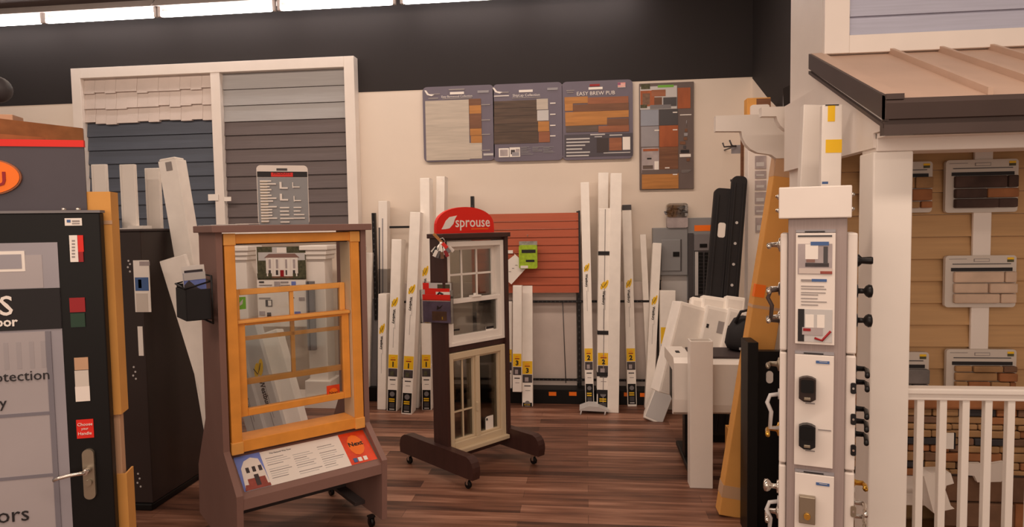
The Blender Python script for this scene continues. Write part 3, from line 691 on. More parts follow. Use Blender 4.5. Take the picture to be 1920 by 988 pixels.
# oak window unit
FZ0, FZ1 = .62, 1.875; fwn = .058
f = MB()
f.box(-.405, -.405+fwn, -.045, .12, FZ0, FZ1, 'oak', .004).box(.405-fwn, .405, -.045, .12, FZ0, FZ1, 'oak', .004)
f.box(-.405+fwn, .405-fwn, -.04, .12, FZ1-.055, FZ1, 'oak', .004).box(-.405+fwn, .405-fwn, -.04, .12, FZ0, FZ0+.07, 'oak', .004)
for u in (-.376, .376):
    f.box(u-.033, u+.033, -.052, -.02, FZ1-.063, FZ1+.004, 'oak_light', .004).box(u-.033, u+.033, -.052, -.02, FZ0-.004, FZ0+.066, 'oak_light', .004)
part('window_frame', f, t, 'oak window frame')
part('jamb_liner', MB().box(-.349, -.344, -.03, .115, FZ0+.07, FZ1-.055, 'tan_vinyl').box(.344, .349, -.03, .115, FZ0+.07, FZ1-.055, 'tan_vinyl').box(-.344, .344, .0, .115, FZ1-.062, FZ1-.056, 'stand_dark'), t)
def sash(name, v0, v1, z0, z1, st, rt, rb, mt, mun):
    m = MB(); a, b = -.342, .342
    m.box(a, a+st, v0, v1, z0, z1, mt, .004).box(b-st, b, v0, v1, z0, z1, mt, .004).box(a+st, b-st, v0, v1, z1-rt, z1, mt, .004).box(a+st, b-st, v0, v1, z0, z0+rb, mt, .004)
    for (u0, u1, q0, q1) in mun: m.box(u0, u1, v0+.008, v1-.008, q0, q1, mt, .002)
    o = part(name, m, t)
    part('pane', MB().box(a+st, b-st, (v0+v1)/2-.002, (v0+v1)/2+.002, z0+rb, z1-rt, 'glass'), o)
    return o
zA = O.hit(437, 543, .07)[1]; zC = O.hit(450, 722, .07)[1]; zB = O.hit(437, 604, .0)[1]; zD = O.hit(450, 783, .0)[1]
zm = O.hit(452, 635, .07)[1]
up = sash('back_sash', .05, .085, zC, zA, .034, .034, .034, 'oak_light', [(-.012, .012, zC+.03, zA-.03), (-.31, .31, zm-.012, zm+.012)])
lo = sash('front_sash', -.0, .04, zD, zB+.008, .046, .036, .042, 'oak', [])
part('lift_rail', MB().box(-.342, .342, -.022, .0, zB-.012, zB+.006, 'oak_light', .004), lo)
a = O.rect(443, 557, 461, 580, .06); part('leaf_sticker', MB().box(a[0], a[1], .06, .064, a[2], a[3], 'green').prism([(a[0]+.015, a[2]+.02), (a[0]+.02, a[3]-.03), (a[1]-.015, a[3]-.012), (a[1]-.02, a[2]+.03)], 'y', .058, .061, 'light_grey'), up, 'green leaf sticker')
a = O.rect(613, 722, 637, 750, .012); s = MB().box(a[0], a[1], .012, .016, a[2], a[3], 'orange_red'); cx, cz = (a[0]+a[1])/2, (a[2]+a[3])/2
s.prism([(cx+.03*math.cos(k*.5236), cz+.03*math.sin(k*.5236)) for k in range(12)], 'y', .01, .013, 'orange'); s.text('Next', .028, TX(cx, .009, cz), 'ink')
part('sticker', s, lo, 'orange and red square sticker')
for u, v in ((-.39, -.17), (-.39, .5), (.39, -.14), (.39, .5)):
    m = MB().box(u-.02, u+.02, v-.02, v+.02, .062, .072, 'black_metal').cyl((u-.012, v, .03), (u+.012, v, .03), .03, .03, 'black').box(u-.018, u-.013, v-.01, v+.01, .03, .065, 'black_metal').box(u+.013, u+.018, v-.01, v+.01, .03, .065, 'black_metal')
    part('caster', m, t)
part('corner_brace', MB().box(UW-.07, UW, .0, .42, .095, .12, 'stand_dark', .003), t)
# wire brochure basket on the left side
M4 = Matrix.Translation(O.o) @ Matrix.Rotation(O.a, 4, 'Z')
bk_ = thing('brochure_holder', 'black wire brochure holder on the left side of the oak window stand', 'brochure holder', M4 @ Vector((-.47, .0, 1.41)), O.a)
s = MB().box(-.15, -.145, -.075, .165, 0, .17, 'black_soft', .002).box(-.145, -.022, -.075, -.07, 0, .17, 'black_soft', .002).box(-.145, -.022, .16, .165, 0, .19, 'black_soft', .002).box(-.145, -.022, -.075, .165, 0, .006, 'black', .002)
part('pocket', s, bk_)
part('wire_back', MB().tube([(-.02, -.095, -.02), (-.02, -.095, .24), (-.02, .185, .24), (-.02, .185, -.02), (-.02, -.095, -.02)], .006, 'black_metal'), bk_)
part('wire_rim', MB().tube([(-.15, -.075, .175), (-.15, .165, .19), (-.02, .165, .22), (-.02, -.075, .21), (-.15, -.075, .175)], .005, 'black_metal'), bk_)
s = MB().box(-.05, -.04, -.06, .15, .02, .33, 'paper').box(-.052, -.05, -.05, .14, .2, .30, 'photo_dark')
solo('brochure', MB().box(-.06, .055, -.004, .004, 0, .29, 'paper', .001).box(-.05, .045, -.006, -.003, .12, .265, 'photo_dark'), 'white framed brochure at the back of the black wire holder', 'brochure', M4 @ T(-.535, .03, 1.417) @ Matrix.Rotation(-.06, 4, 'Y'))
s = MB().box(-.055, .055, -.004, .004, 0, .255, 'sky_print', .001).prism([(-.055, .13), (-.055, .19), (-.03, .215), (.01, .17), (.055, .14), (.055, .13)], 'y', -.006, -.003, 'photo_dark').box(-.055, .055, -.0065, -.003, .215, .255, 'light_grey')
solo('brochure', s, 'pale blue brochure with dark hill at the front of the wire holder', 'brochure', M4 @ T(-.553, -.045, 1.417) @ Matrix.Rotation(-.05, 4, 'Y'))
# profile sample card standing on the top board
a = O.rect(483, 310, 577, 431, .22)
bs = thing('profile_sample_board', 'grey board of white trim profiles with red logo standing on the oak window stand', 'sample board', M4 @ Vector(((a[0]+a[1])/2, .22, 1.926)), O.a+math.radians(-22))
hw = (a[1]-a[0])/2*.97; H = a[3]-1.926
part('backing_board', MB().prism(rr(-hw, hw, 0, H, .025), 'y', 0, .014, 'white_paint'), bs)
def nb(x, y): return -hw+(x-941)/240*2*hw, H-(y-594)/314*H
def nr(mb, x0, y0, x1, y1, m, y=-.002, tk=.003):
    p, q = nb(x0, y0), nb(x1, y1); y -= jit(); mb.box(p[0], q[0], y, y+tk, q[1], p[1], m)
s = MB(); nr(s, 944, 658, 1178, 908, 'panel_grey'); part('grey_field', s, bs)
s = MB(); nr(s, 944, 627, 1178, 656, 'ink'); nr(s, 1008, 632, 1110, 654, 'red', -.003); nr(s, 1034, 610, 1084, 622, 'dark_grey')
p = nb(1059, 638); s.text('PRODUITS', .022, TX(p[0], -.004, p[1]), 'ink'); part('header_print', s, bs, 'red logo on black header')
def prof_(*rs):
    s = MB()
    for r in rs: nr(s, *r)
    part('trim_profile', s, bs)
for k in range(15):
    y = 674+k*15; x1_ = 956+random.choice([36, 44, 58, 52, 68, 74]); prof_((956, y, x1_, y+7, 'paper', -.014, .012), (956, y+6, 990, y+10, 'tan_vinyl', -.012, .01))
for x, y in ((1046, 682), (1046, 744)): prof_((x, y, x+10, y+36, 'paper', -.014, .012), (x, y+28, x+38, y+36, 'paper', -.014, .012))
for x, y in ((1106, 684), (1110, 756)): prof_((x, y, x+4, y+30, 'paper', -.014, .012), (x, y+22, x+34, y+27, 'paper', -.014, .012))
for k in range(5):
    y = 814+k*19; prof_((1044, y, 1044+random.randint(34, 70), y+7, 'paper', -.014, .012))
    if k < 4: prof_((1108, y, 1140+random.randint(0, 24), y+6, 'paper', -.014, .012))
s = MB()
for k in range(4): s.box(-.14+k*.07, -.02+k*.07, -.02+.01*k, .1, 0.002*k, .002*k+.003, random.choice(['paper', 'light_grey']))
solo('loose_papers', s, 'loose white papers on top of the oak window stand', 'papers', M4 @ T(-.33, .15, 1.926))

# ================================================================== BROWN WINDOW STAND
S = Fr(-.87, 5.08, 50.3); M5 = Matrix.Translation(S.o) @ Matrix.Rotation(S.a, 4, 'Z')
t = thing('window_display_stand', 'dark brown rolling stand with white sash window above tan casement', 'window display', S.o, S.a)
for s_ in (-1, 1): part('post', MB().box(s_*.295, s_*.33, -.045, .125, .13, 1.81, 'brown_laminate', .003), t)
part('top_board', MB().box(-.345, .345, -.06, .14, 1.81, 1.845, 'brown_laminate', .004), t)
for va, za, zb in ((-.02, .945, .985), (-.035, .13, .185), (-.02, 1.79, 1.81)): part('rail', MB().box(-.295, .295, va, .1, za, zb, 'brown_laminate', .002), t)
for s_ in (-1, 1):
    x = s_*.34; m = MB().prism([(-.375, .085), (-.385, .14), (-.382, .175), (-.368, .208), (-.345, .232), (-.31, .245), (.42, .245), (.46, .238), (.495, .218), (.515, .188), (.525, .15), (.52, .085)], 'x', x-.035, x+.035, 'brown_laminate'); o = part('foot', m, t)
    for v in (-.29, .44):
        part('caster', MB().cyl((x-.011, v, .028), (x+.011, v, .028), .028, .028, 'black').box(x-.016, x-.012, v-.01, v+.01, .028, .085, 'chrome').box(x+.012, x+.016, v-.01, v+.01, .028, .085, 'chrome').box(x-.02, x+.02, v-.02, v+.02, .078, .086, 'chrome'), o)
# upper window
z0, z1 = .99, 1.785
m = MB().box(-.293, -.258, -.03, .09, z0, z1, 'white_vinyl', .003).box(.258, .293, -.03, .09, z0, z1, 'white_vinyl', .003).box(-.258, .258, -.03, .09, z1-.04, z1, 'white_vinyl', .003).box(-.258, .258, -.03, .09, z0, z0+.03, 'white_vinyl', .003)
part('window_frame', m, t, 'white vinyl window frame')
zmid = S.hit(840, 567, 0)[1]
def sash2(name, u0, u1, v0, v1, a, b, st, mt, gl, mun, rt=None, rb=None):
    rt = rt or st; rb = rb or st
    m = MB().box(u0, u0+st, v0, v1, a, b, mt, .003).box(u1-st, u1, v0, v1, a, b, mt, .003).box(u0+st, u1-st, v0, v1, b-rt, b, mt, .003).box(u0+st, u1-st, v0, v1, a, a+rb, mt, .003)
    for q in mun: m.box(q[0], q[1], (v0+v1)/2-.008, (v0+v1)/2+.008, q[2], q[3], mt, .001)
    o = part(name, m, t); part('pane', MB().box(u0+st, u1-st, (v0+v1)/2-.002, (v0+v1)/2+.002, a+rb, b-rt, gl), o); return o
zr = S.hit(870, 514, .05)[1]
sash2('upper_sash', -.258, .258, .045, .08, zmid-.02, z1-.04, .028, 'white_vinyl', 'glass_dark', [(-.085, -.07, zmid, z1-.06), (.07, .085, zmid, z1-.06), (-.235, .235, zr-.008, zr+.008)])
o = sash2('lower_sash', -.262, .262, -.02, .03, z0+.03, zmid+.02, .034, 'white_vinyl', 'glass_dark', [], .034, .05)
part('sash_lock', MB().box(-.04, .05, -.03, .02, zmid+.02, zmid+.035, 'white_vinyl', .004).cyl((0, -.005, zmid+.03), (0, -.005, zmid+.05), .014, .01, 'white_vinyl'), o)
a = S.rect(911, 611, 925, 648, 0); part('price_tag', MB().box(a[0], a[1], -.004, 0, a[2], a[3], 'paper').box(a[0], a[1], -.006, -.003, a[3]-.02, a[3], 'ink').box(a[0]+.01, a[1]-.01, -.006, -.003, a[3]-.04, a[3]-.034, 'grey_line'), o)
a = S.rect(850, 617, 862, 620, 0); part('brand_mark', MB().box(a[0], a[1], -.0, .003, a[2], a[3], 'ink'), o)
# lower casement
z0, z1 = .19, .94
m = MB().box(-.293, -.245, -.03, .09, z0, z1, 'tan_vinyl', .004).box(.245, .293, -.03, .09, z0, z1, 'tan_vinyl', .004).box(-.245, .245, -.03, .09, z1-.05, z1, 'tan_vinyl', .004).box(-.245, .245, -.03, .09, z0, z0+.06, 'tan_vinyl', .004).box(-.02, .02, -.028, .09, z0+.06, z1-.05, 'tan_vinyl', .003)
m.box(-.293, .293, -.07, -.03, z0-.02, z0+.01, 'tan_vinyl', .003)
part('window_frame', m, t, 'tan vinyl casement frame')
zq = S.hit(860, 769, .03)[1]
o = sash2('casement_sash', -.245, -.02, -.01, .04, z0+.06, z1-.05, .016, 'tan_vinyl', 'glass_dark', [(-.135, -.123, z0+.07, z1-.06), (-.23, -.035, zq-.006, zq+.006)])
part('latch', MB().box(-.026, -.012, -.045, -.02, zq-.02, zq+.05, 'tan_vinyl', .003), o)
o = sash2('casement_sash', .02, .245, -.01, .04, z0+.06, z1-.05, .016, 'tan_vinyl', 'glass_dark', [])
a = S.rect(912, 780, 926, 817, 0); part('price_tag', MB().box(a[0], a[1], .006, .011, a[2], a[3]-.03, 'paper').prism([(a[0], a[3]-.032), (a[1], a[3]-.032), (a[1], a[3]), (a[0]+.02, a[3]), (a[0], a[3]-.01)], 'y', .006, .01, 'paper').box(a[0]+.005, a[0]+.018, .003, .007, a[3]-.03, a[3]-.012, 'ink'), o)
# arched sign
a = S.rect(818, 388, 926, 441, .04); xc, rw, zb0, H = (a[0]+a[1])/2, (a[1]-a[0])/2, 1.846, a[3]-1.846
pts = [(xc+rw, zb0), (xc+rw, zb0+.045)]+[(xc+rw*math.cos(math.pi*k/24), zb0+.045+(H-.045)*math.sin(math.pi*k/24)**.8) for k in range(1, 24)]+[(xc-rw, zb0+.045), (xc-rw, zb0)]
ss = thing('arched_sign', 'orange red arched sign with white leaf logo on top of brown stand', 'sign', M5 @ Vector((xc, .04, zb0)), S.a)
part('sign_panel', MB().prism([(p[0]-xc, p[1]-zb0) for p in pts], 'y', 0, .03, 'red'), ss)
def sg(px_, py_):
    u, z = S.hit(px_, py_, .038); return u-xc, z-zb0
s = MB(); u, z = sg(887, 417); s.text('sprouse', .113, TX(u, -.001, z), 'paper', bold=.001)
u, z = sg(900, 429); s.box(u-.09, u+.09, -.0015, 0, z-.004, z+.003, 'orange'); part('lettering', s, ss, 'white rounded lettering')
s = MB(); s.prism([sg(*q) for q in ((828, 430), (831, 425), (836, 414), (843, 407), (857, 404), (853, 411), (850, 420), (843, 428), (836, 429.5))], 'y', -.002, .001, 'paper'); part('leaf_logo', s, ss, 'white leaf shaped logo')
# acrylic brochure holder on the left post
bh = thing('acrylic_brochure_holder', 'clear acrylic holder on the left post of the brown window stand', 'brochure holder', M5 @ Vector((-.33, .0, 1.18)), S.a+math.radians(-62))
part('front_sheet', MB().box(-.145, .1, -.05, -.046, 0, .18, 'acrylic'), bh); part('pocket', MB().box(-.145, .1, -.046, -.004, 0, .004, 'acrylic').box(-.149, -.145, -.05, 0, 0, .25, 'acrylic').box(.1, .104, -.05, 0, 0, .25, 'acrylic').box(-.145, .1, -.004, 0, 0, .31, 'acrylic'), bh)
MB6 = MW[bh.name]
s = MB().box(-.135, .09, -.03, -.026, .006, .215, 'photo_purple').box(-.135, .09, -.0315, -.029, .17, .215, 'red').box(-.135, .09, -.032, -.031, .165, .17, 'paper')
s.prism([(-.02, .1), (-.015, .135), (0, .12), (.03, .14), (.01, .112)], 'y', -.033, -.03, 'ink'); s.box(-.06, .06, -.0318, -.03, .02, .09, 'photo_brown').box(.02, .028, -.033, -.03, .03, .05, 'yellow')
solo('flyer', s, 'purple night photo flyer with red band, front of the acrylic holder', 'flyer', MB6 @ T(0, 0, 0))
s = MB().box(-.12, .08, -.02, -.016, .01, .26, 'red').box(-.03, .085, -.0215, -.019, .2, .235, 'paper').tube([(-.02, -.023, .205), (-.0, -.023, .23), (.03, -.023, .215)], .008, 'ink')
solo('flyer', s, 'bright red flyer behind the purple one in the acrylic holder', 'flyer', MB6 @ T(0, 0, 0))
s = MB().box(-.14, .09, -.011, -.007, .01, .3, 'light_grey').box(-.14, -.09, -.0125, -.01, .25, .3, 'red').box(-.02, .08, -.0125, -.01, .26, .29, 'leafy')
solo('flyer', s, 'pale flyer with red corner, rearmost in the acrylic holder', 'flyer', MB6 @ T(0, 0, 0))
# colour chip ring
ck = thing('colour_chip_ring', 'ring of small colour sample chips hanging on the brown stand post', 'sample chips', M5 @ Vector((-.35, -.06, 1.79)), S.a-math.radians(50))
part('ring', MB().tube([(.02*math.cos(k*.6283), -.01, -.0+.025*math.sin(k*.6283)) for k in range(11)]+[(.02, .03, .01)], .0025, 'chrome'), ck)
chm = ['paper', 'light_grey', 'dark_grey', 'paper', 'plank_red', 'mid_grey', 'paper', 'ink', 'dark_red', 'paper', 'mid_grey', 'red', 'paper', 'plank_brown']
for k in range(14):
    a = math.radians((-48, 30, 5, 44, -30, 18, -12, 36, -22, 8, -40, -44, 26, -5)[k]); y = -.004-.0045*k; r0 = (.06, .03, .08, .06, .05, .075, .05, .055, .07, .02, .05, .015, .07, .075)[k]; Ln = .05
    m = MB().box(-.013, .013, y, y+.003, -r0-Ln, -r0, chm[k], .001).box(-.0015, .0015, y+.001, y+.002, -r0, 0, 'chrome')
    o = part('colour_chip', m, ck); o.data.transform(Matrix.Rotation(a, 4, 'Y'))
part('wood_chip', MB().prism([(-.07, .05), (-.055, .065), (.005, 0), (-.01, -.012)], 'y', -.012, -.006, 'plank_honey'), ck)

# ================================================================== LEFT: entry door display
D = Fr(-1.89, 2.40, 20); M7 = Matrix.Translation(D.o) @ Matrix.Rotation(D.a, 4, 'Z')
t = thing('entry_door_display', 'black entry door with printed glass under a black header and red band', 'door display', D.o, D.a)
part('door_slab', MB().box(-.91, 0, 0, .045, .03, 1.975, 'black', .004), t)
part('sill', MB().box(-.95, .0, .0, .3, 0, .03, 'black'), t)
def dr(mb, q, m, y=-.003, tk=.003): a = D.rect(*q, 0); y -= jit(); mb.box(a[0], a[1], y, y+tk, a[2], a[3], m); return a
g = MB(); uL = -.76; ur = D.hit(108, 460)[0]
zz_ = lambda py: D.hit(60, py)[1]
g.box(uL, ur, -.002, .001, .12, zz_(455), 'door_print')
part('glass_print', g, t, 'grey printed glass panel with partial words')
s = MB(); s.box(uL, D.hit(80, 500)[0], -.003, -.001, zz_(540), zz_(478), 'door_print_light'); s.box(uL, D.hit(48, 500)[0], -.004, -.002, zz_(508), zz_(470), 'paper'); s.box(uL, D.hit(42, 500)[0], -.005, -.003, zz_(503), zz_(476), 'door_print')
s.box(uL, ur, -.005, -.001, zz_(618), zz_(541), 'black_soft')
s.box(uL, D.hit(90, 700)[0], -.003, -.001, .2, zz_(622), 'door_print_light')
s.box(D.hit(90, 700)[0], D.hit(100, 700)[0], -.006, -.001, .2, zz_(622), 'door_print_dark')
for py in (773, 890): s.box(uL, D.hit(100, 800)[0], -.0045, -.001, zz_(py+6), zz_(py), 'door_print_dark')
for x in (10, 34, 58, 80): s.box(D.hit(x, 700)[0], D.hit(x+9, 700)[0], -.0035, -.001, zz_(690), zz_(640), 'door_print_mid')
part('printed_pattern', s, t)
s = MB()
for tx, px_, py_, size, m in (('S', 13, 575, .105, 'paper'), ('oor', 13, 604, .05, 'paper'), ('otection', 43, 705, .056, 'ink'), ('y', 7, 755, .056, 'ink'), ('ors', 26, 965, .085, 'ink')):
    u, z = D.hit(px_, py_); s.text(tx, size, TX(u, -.006, z), m, bold=.0012 if m == 'paper' else 0)
part('lettering', s, t)
s = MB(); dr(s, (122, 409, 154, 423), 'paper'); dr(s, (126, 412, 133, 417), 'ink_blue', -.004); dr(s, (136, 413, 150, 416), 'grey_line', -.004); dr(s, (136, 418, 150, 420), 'grey_line', -.004); part('sticker', s, t, 'white sticker with blue mark')
s = MB(); dr(s, (132, 441, 147, 491), 'paper', -.006); dr(s, (144, 441, 157, 472), 'red', -.004); dr(s, (145, 472, 157, 491), 'dark_red', -.004)
for k in range(6): dr(s, (136, 450+k*6, 142, 453+k*6), 'grey_line', -.007)
part('sticker', s, t, 'red and white hang tag')
s = MB(); dr(s, (131, 558, 160, 585), 'dark_red'); dr(s, (133, 587, 160, 613), 'dark_green'); part('sticker', s, t, 'faded dark red and green label')
s = MB(); dr(s, (140, 670, 166, 693), 'wood_edge'); dr(s, (141, 694, 167, 724), 'sample_tray'); dr(s, (142, 724, 169, 752), 'white_paint'); part('finish_swatch', s, t, 'beige to white finish swatch')
s = MB(); dr(s, (144, 786, 176, 821), 'red'); part('sticker', s, t, 'red square sticker with white words')
s = MB()
for tx, py_, sz in (('Choose', 795, .017), ('your', 803, .013), ('Handle', 812, .017)):
    u, z = D.hit(160, py_); s.text(tx, sz, TX(u, -.005, z), 'paper')
part('lettering', s, t)
a = D.rect(156, 842, 178, 936, -.01)
h = part('handle_plate', MB().prism(rr(a[0], a[1], a[2], a[3], (a[1]-a[0])*.48), 'y', -.014, 0, 'nickel'), t, 'brushed metal handle plate')
uc = (a[0]+a[1])/2; zl = a[2]+(a[3]-a[2])*.6
part('lever', MB().cyl((uc, -.014, zl), (uc, -.05, zl), .012, .010, 'chrome').tube([(uc, -.05, zl), (uc-.05, -.052, zl-.004), (uc-.09, -.05, zl-.012), (uc-.11, -.048, zl-.02)], .0075, 'chrome'), h)
part('lock_cylinder', MB().cyl((uc, -.014, a[2]+.07), (uc, -.025, a[2]+.07), .012, .012, 'nickel'), h)
# header cabinet
hv = .055; zt_h = D.hit(60, 266, hv)[1]; ue = D.hit(160, 330, hv)[0]
part('header', MB().prism([(-.95, hv), (ue, hv), (ue-.002, hv+.012), (-.12, hv+.012), (-.36, .6), (-.95, .6)], 'z', 1.985, zt_h, 'board_dark'), t)
zr1 = D.hit(80, 264, hv)[1]; zr0 = D.hit(80, 275, hv)[1]
part('red_band', MB().prism([(-.95, hv-.004), (ue+.001, hv-.004), (ue+.001, hv+.012), (-.12, hv+.013), (-.36, .6), (-.95, .6)], 'z', zr0, zr1+.004, 'red'), t, 'bright red band')
uo, zo = D.hit(-25, 332, hv); ro = D.hit(42, 332, hv)[0]-uo; rz_ = D.hit(0, 297, hv)[1]-zo
s = MB(); s.prism([(uo+ro*math.cos(k*math.pi/20), zo+rz_*math.sin(k*math.pi/20)) for k in range(40)], 'y', hv-.008, hv, 'plank_red'); s.prism([(uo+ro*.95*math.cos(k*math.pi/20), zo+rz_*.92*math.sin(k*math.pi/20)) for k in range(40)], 'y', hv-.011, hv-.007, 'orange')
part('oval_logo', s, t, 'orange oval logo')
u, z = D.hit(1, 337, hv-.011); s = MB().text('U', .075, TX(u-.006, hv-.0125, z), 'dark_red', bold=.002); part('logo_letter', s, t)
part('shelf_edge', MB().box(-.95, .003, -.004, .05, 1.975, 1.985, 'mid_grey'), t)
for px_ in (116, 143):
    u, z = D.hit(px_, 396, 0); part('bolt', MB().lathe([(0, .009), (.006, .009), (.011, .004)], (u, .02, 1.985), (0, 0, 1), 'chrome', 12), t)
# lumber on top of the header
def lum(label, q0, q1, v0, v1, th=.04, m='lumber'):      # (x, top y, bottom y) of each end in the photo, at local depth v
    (xa, ta, ba), (xb, tb, bb) = q0, q1
    ua, za = D.hit(xa, ta, v0); _, zb0 = D.hit(xa, ba, v0); ub, zb = D.hit(xb, tb, v1); _, zb1 = D.hit(xb, bb, v1)
    k = .9; eu, ev = ua-k*(ub-ua), v0-k*(v1-v0)*.2
    zlo = zt_h+.006
    z0_, z1_ = max(zlo, min(zb0, zb1)), (za+zb)/2
    mb = MB().hexa([(ua, v0, z0_), (ub, v1, z0_), (ub-.01, v1+th, z0_), (ua-.01, v0+th, z0_), (ua, v0, z1_), (ub, v1, z1_), (ub-.01, v1+th, z1_), (ua-.01, v0+th, z1_)], m)
    solo('lumber_board', mb, label, 'lumber', M7 @ T(0, 0, 0), 'lumber on the black header')
lum('long brown lumber board running back across the black door header', (-120, 205, 250), (155, 243, 265), .10, .50)
lum('short lower brown lumber board lying against the long one', (-90, 243, 262), (84, 258, 266), .075, .27, .03)
zT = zt_h+.006
u0_, z1_ = D.hit(-60, 216, .5); u1_, _ = D.hit(34, 218, .5)
solo('lumber_board', MB().box(u0_, u1_, .45, .55, zT, z1_, 'wood_edge', .003), 'pale short wood block behind the long lumber board', 'lumber', M7 @ T(0, 0, 0), 'lumber on the black header')
# second door behind, with cardboard corner guards
t = thing('guarded_trim', 'tall pale wood trim in two cardboard guards beside the black entry door', 'trim', D.o, D.a)
part('trim_board', MB().box(-.085, .012, .072, .12, 0, 2.04, 'wood_edge', .003), t)
zg = lambda py: D.hit(200, py, .07)[1]
part('cardboard_guard', MB().box(-.09, .022, .062, .07, zg(778), 2.06, 'cardboard').box(.015, .022, .07, .15, zg(778), 2.06, 'cardboard').box(-.09, .02, .07, .15, 2.045, 2.06, 'cardboard').box(-.09, .0235, .06, .063, 1.93, 1.945, 'cardboard_tape'), t)
part('cardboard_guard', MB().box(-.09, .03, .062, .07, .0, zg(890), 'cardboard').box(.023, .03, .07, .15, .0, zg(890), 'cardboard'), t)

# ================================================================== DARK BROWN CABINET
cx1, cy0, cy1 = -2.945, 4.10, 4.92
t = thing('display_cabinet', 'tall dark brown display cabinet between boxed door and oak window stand', 'cabinet', (cx1-.45, cy0, 0))
wpart('body', MB().box(cx1-.9, cx1, cy0, cy1, .05, 1.90, 'cabinet_brown', .006), t)
wpart('top_board', MB().box(cx1-.92, cx1+.01, cy0-.01, cy1+.01, 1.90, 1.915, 'stand_dark', .002), t)
wpart('base', MB().box(cx1-.88, cx1-.0, cy0-.012, cy1-.02, 0, .05, 'black', .01), t)
s = MB(); Yf = cy0-.004
for q, m in (((252, 488, 281, 585), 'paper'), ((254, 520, 279, 545), 'ink_blue'), ((262, 490, 280, 498), 'photo_grey'), ((260, 524, 266, 540), 'ink'), ((256, 550, 278, 584), 'sample_tray')):
    a = rect(*q, Yf); s.box(a[0], a[1], Yf-.002-(.002 if m != 'paper' else 0), cy0, a[2], a[3], m)
wpart('literature_card', s, t, 'white and blue card')
a = rect(259, 612, 268, 667, Yf); wpart('label_strip', MB().box(a[0], a[1], Yf, cy0, a[2], a[3], 'paper'), t, 'white strip label')
s = MB()
for x, y in ((241, 489), (244, 495), (240, 501), (244, 509), (251, 688), (254, 697), (250, 704), (255, 710), (259, 888), (262, 897), (258, 905), (264, 912)):
    p = at(x, y, cy0); s.cyl((p.x, cy0-.002, p.z), (p.x, cy0, p.z), .007, .007, 'light_grey', 8)
wpart('peg_hole', s, t)
labs = ['white trim sample standing leftmost on the dark cabinet', 'second white trim sample from the left on the dark cabinet', 'third white trim sample, left of the leaning carton top', 'fourth white trim sample, half hidden behind the leaning carton']
for lab, q, Y in zip(labs, ((173, 308, 200, 427), (226, 308, 254, 428), (273, 315, 300, 428), (319, 313, 349, 428)), (4.5, 4.5, 4.7, 4.78)):
    a = rect(*q, Y); z0 = 1.916; solo('trim_sample', MB().box(a[0], a[1], Y, Y+.03, z0, a[3], 'white_vinyl', .004).box(a[0]+.012, a[0]+.02, Y-.002, Y, z0, a[3]-.01, 'carton_side'), lab, 'trim sample', T((a[0]+a[1])/2, Y, z0), 'white trim samples on the cabinet', True)
p = at(209, 428, 4.4); solo('small_box', MB().box(p.x-.03, p.x+.03, 4.36, 4.44, 1.916, 2.01, 'black', .004).box(p.x-.03, p.x+.03, 4.357, 4.36, 1.93, 1.96, 'dark_grey'), 'small black box on the dark cabinet between white trim samples', 'box', T(p.x, 4.4, 1.916), world=True)
s = MB()
for x in (208, 255): p = at(x, 428, 4.25); s.box(p.x-.07, p.x+.07, 4.18, 4.32, 1.916, 1.922, 'paper')
p = at(262, 424, 4.5); s.box(p.x-.06, p.x+.06, 4.45, 4.55, 1.916, 1.94, 'paper')
solo('loose_papers', s, 'white papers lying on top of the dark brown cabinet', 'papers', T(-3.1, 4.3, 1.916), world=True)
# two long wrapped cartons leaning against the cabinet
carton('long dented white carton leaning across the dark cabinet', 402, 438, 932, 290, 336, 301, back=.02, depth=.12, group=None, extra=lambda o, h, zz, d: part('torn_end', MB().box(-h*.2, h*.45, -.004, .0, zz(320), zz(304), 'grey_line').box(-h*.9, h*.9, .002, d-.01, zz(301), zz(296), 'paper', .01), o))
carton('broad white panel leaning behind the long dented carton', 440, 492, 950, 302, 342, 484, back=.0, depth=.03, Y=None, group=None, cat='panel', name='white_sheet')

# ================================================================== RIGHT: pergola rafters
def rafter(label, pts, Y, xr):
    P2 = [(at(x, y, Y).x, at(x, y, Y).z) for x, y in pts]; zt = P2[0][1]
    P2 = [(xr, zt)]+P2+[(xr, P2[-1][1])]
    solo('pergola_rafter', MB().prism(P2, 'y', Y, Y+.06, 'white_vinyl'), label, 'pergola rafter', T(xr, Y, P2[-1][1]), 'white pergola rafters', True)
rafter('lower white scroll-cut pergola rafter end, reaching farthest left', [(1342, 217), (1342, 246), (1390, 246), (1392, 258), (1398, 270), (1408, 280), (1420, 286), (1434, 288), (1446, 290), (1456, 297)], 4.28, 1.72)
rafter('upper white scroll-cut pergola rafter end above the lower one', [(1428, 201), (1428, 218), (1456, 218), (1458, 226), (1464, 236), (1472, 243), (1482, 247)], 4.0, 1.72)
solo('pergola_post', MB().box(1.36, 1.46, 4.065, 4.275, 0, 2.56, 'white_vinyl', .006), 'white post that carries both pergola rafters beside the porch', 'post', T(1.41, 4.17, 0), world=True)
# porch
t = thing('porch_display', 'white model porch with standing seam metal roof over khaki siding', 'porch', (1.5, 3.0, 0))
XG = 1.13; XE = 3.2
wpart('siding', laps(MB(), 1.15, XE, .0, 2.24, 21, 3.42, 'khaki', .03), t, 'khaki lap siding')
wpart('gable_panel', MB().prism([(2.75, 2.18), (3.92, 2.18), (3.92, 2.545), (3.42, 2.545), (3.42, 2.60), (3.30, 2.60), (2.62, 2.27), (2.62, 2.237), (2.75, 2.237)], 'x', XG-.01, XG+.03, 'white_paint'), t)
wpart('rake_board', MB().prism([(2.60, 2.25), (2.60, 2.31), (3.42, 2.685), (3.42, 2.6)], 'x', XG-.028, XG+.005, 'white_paint'), t)
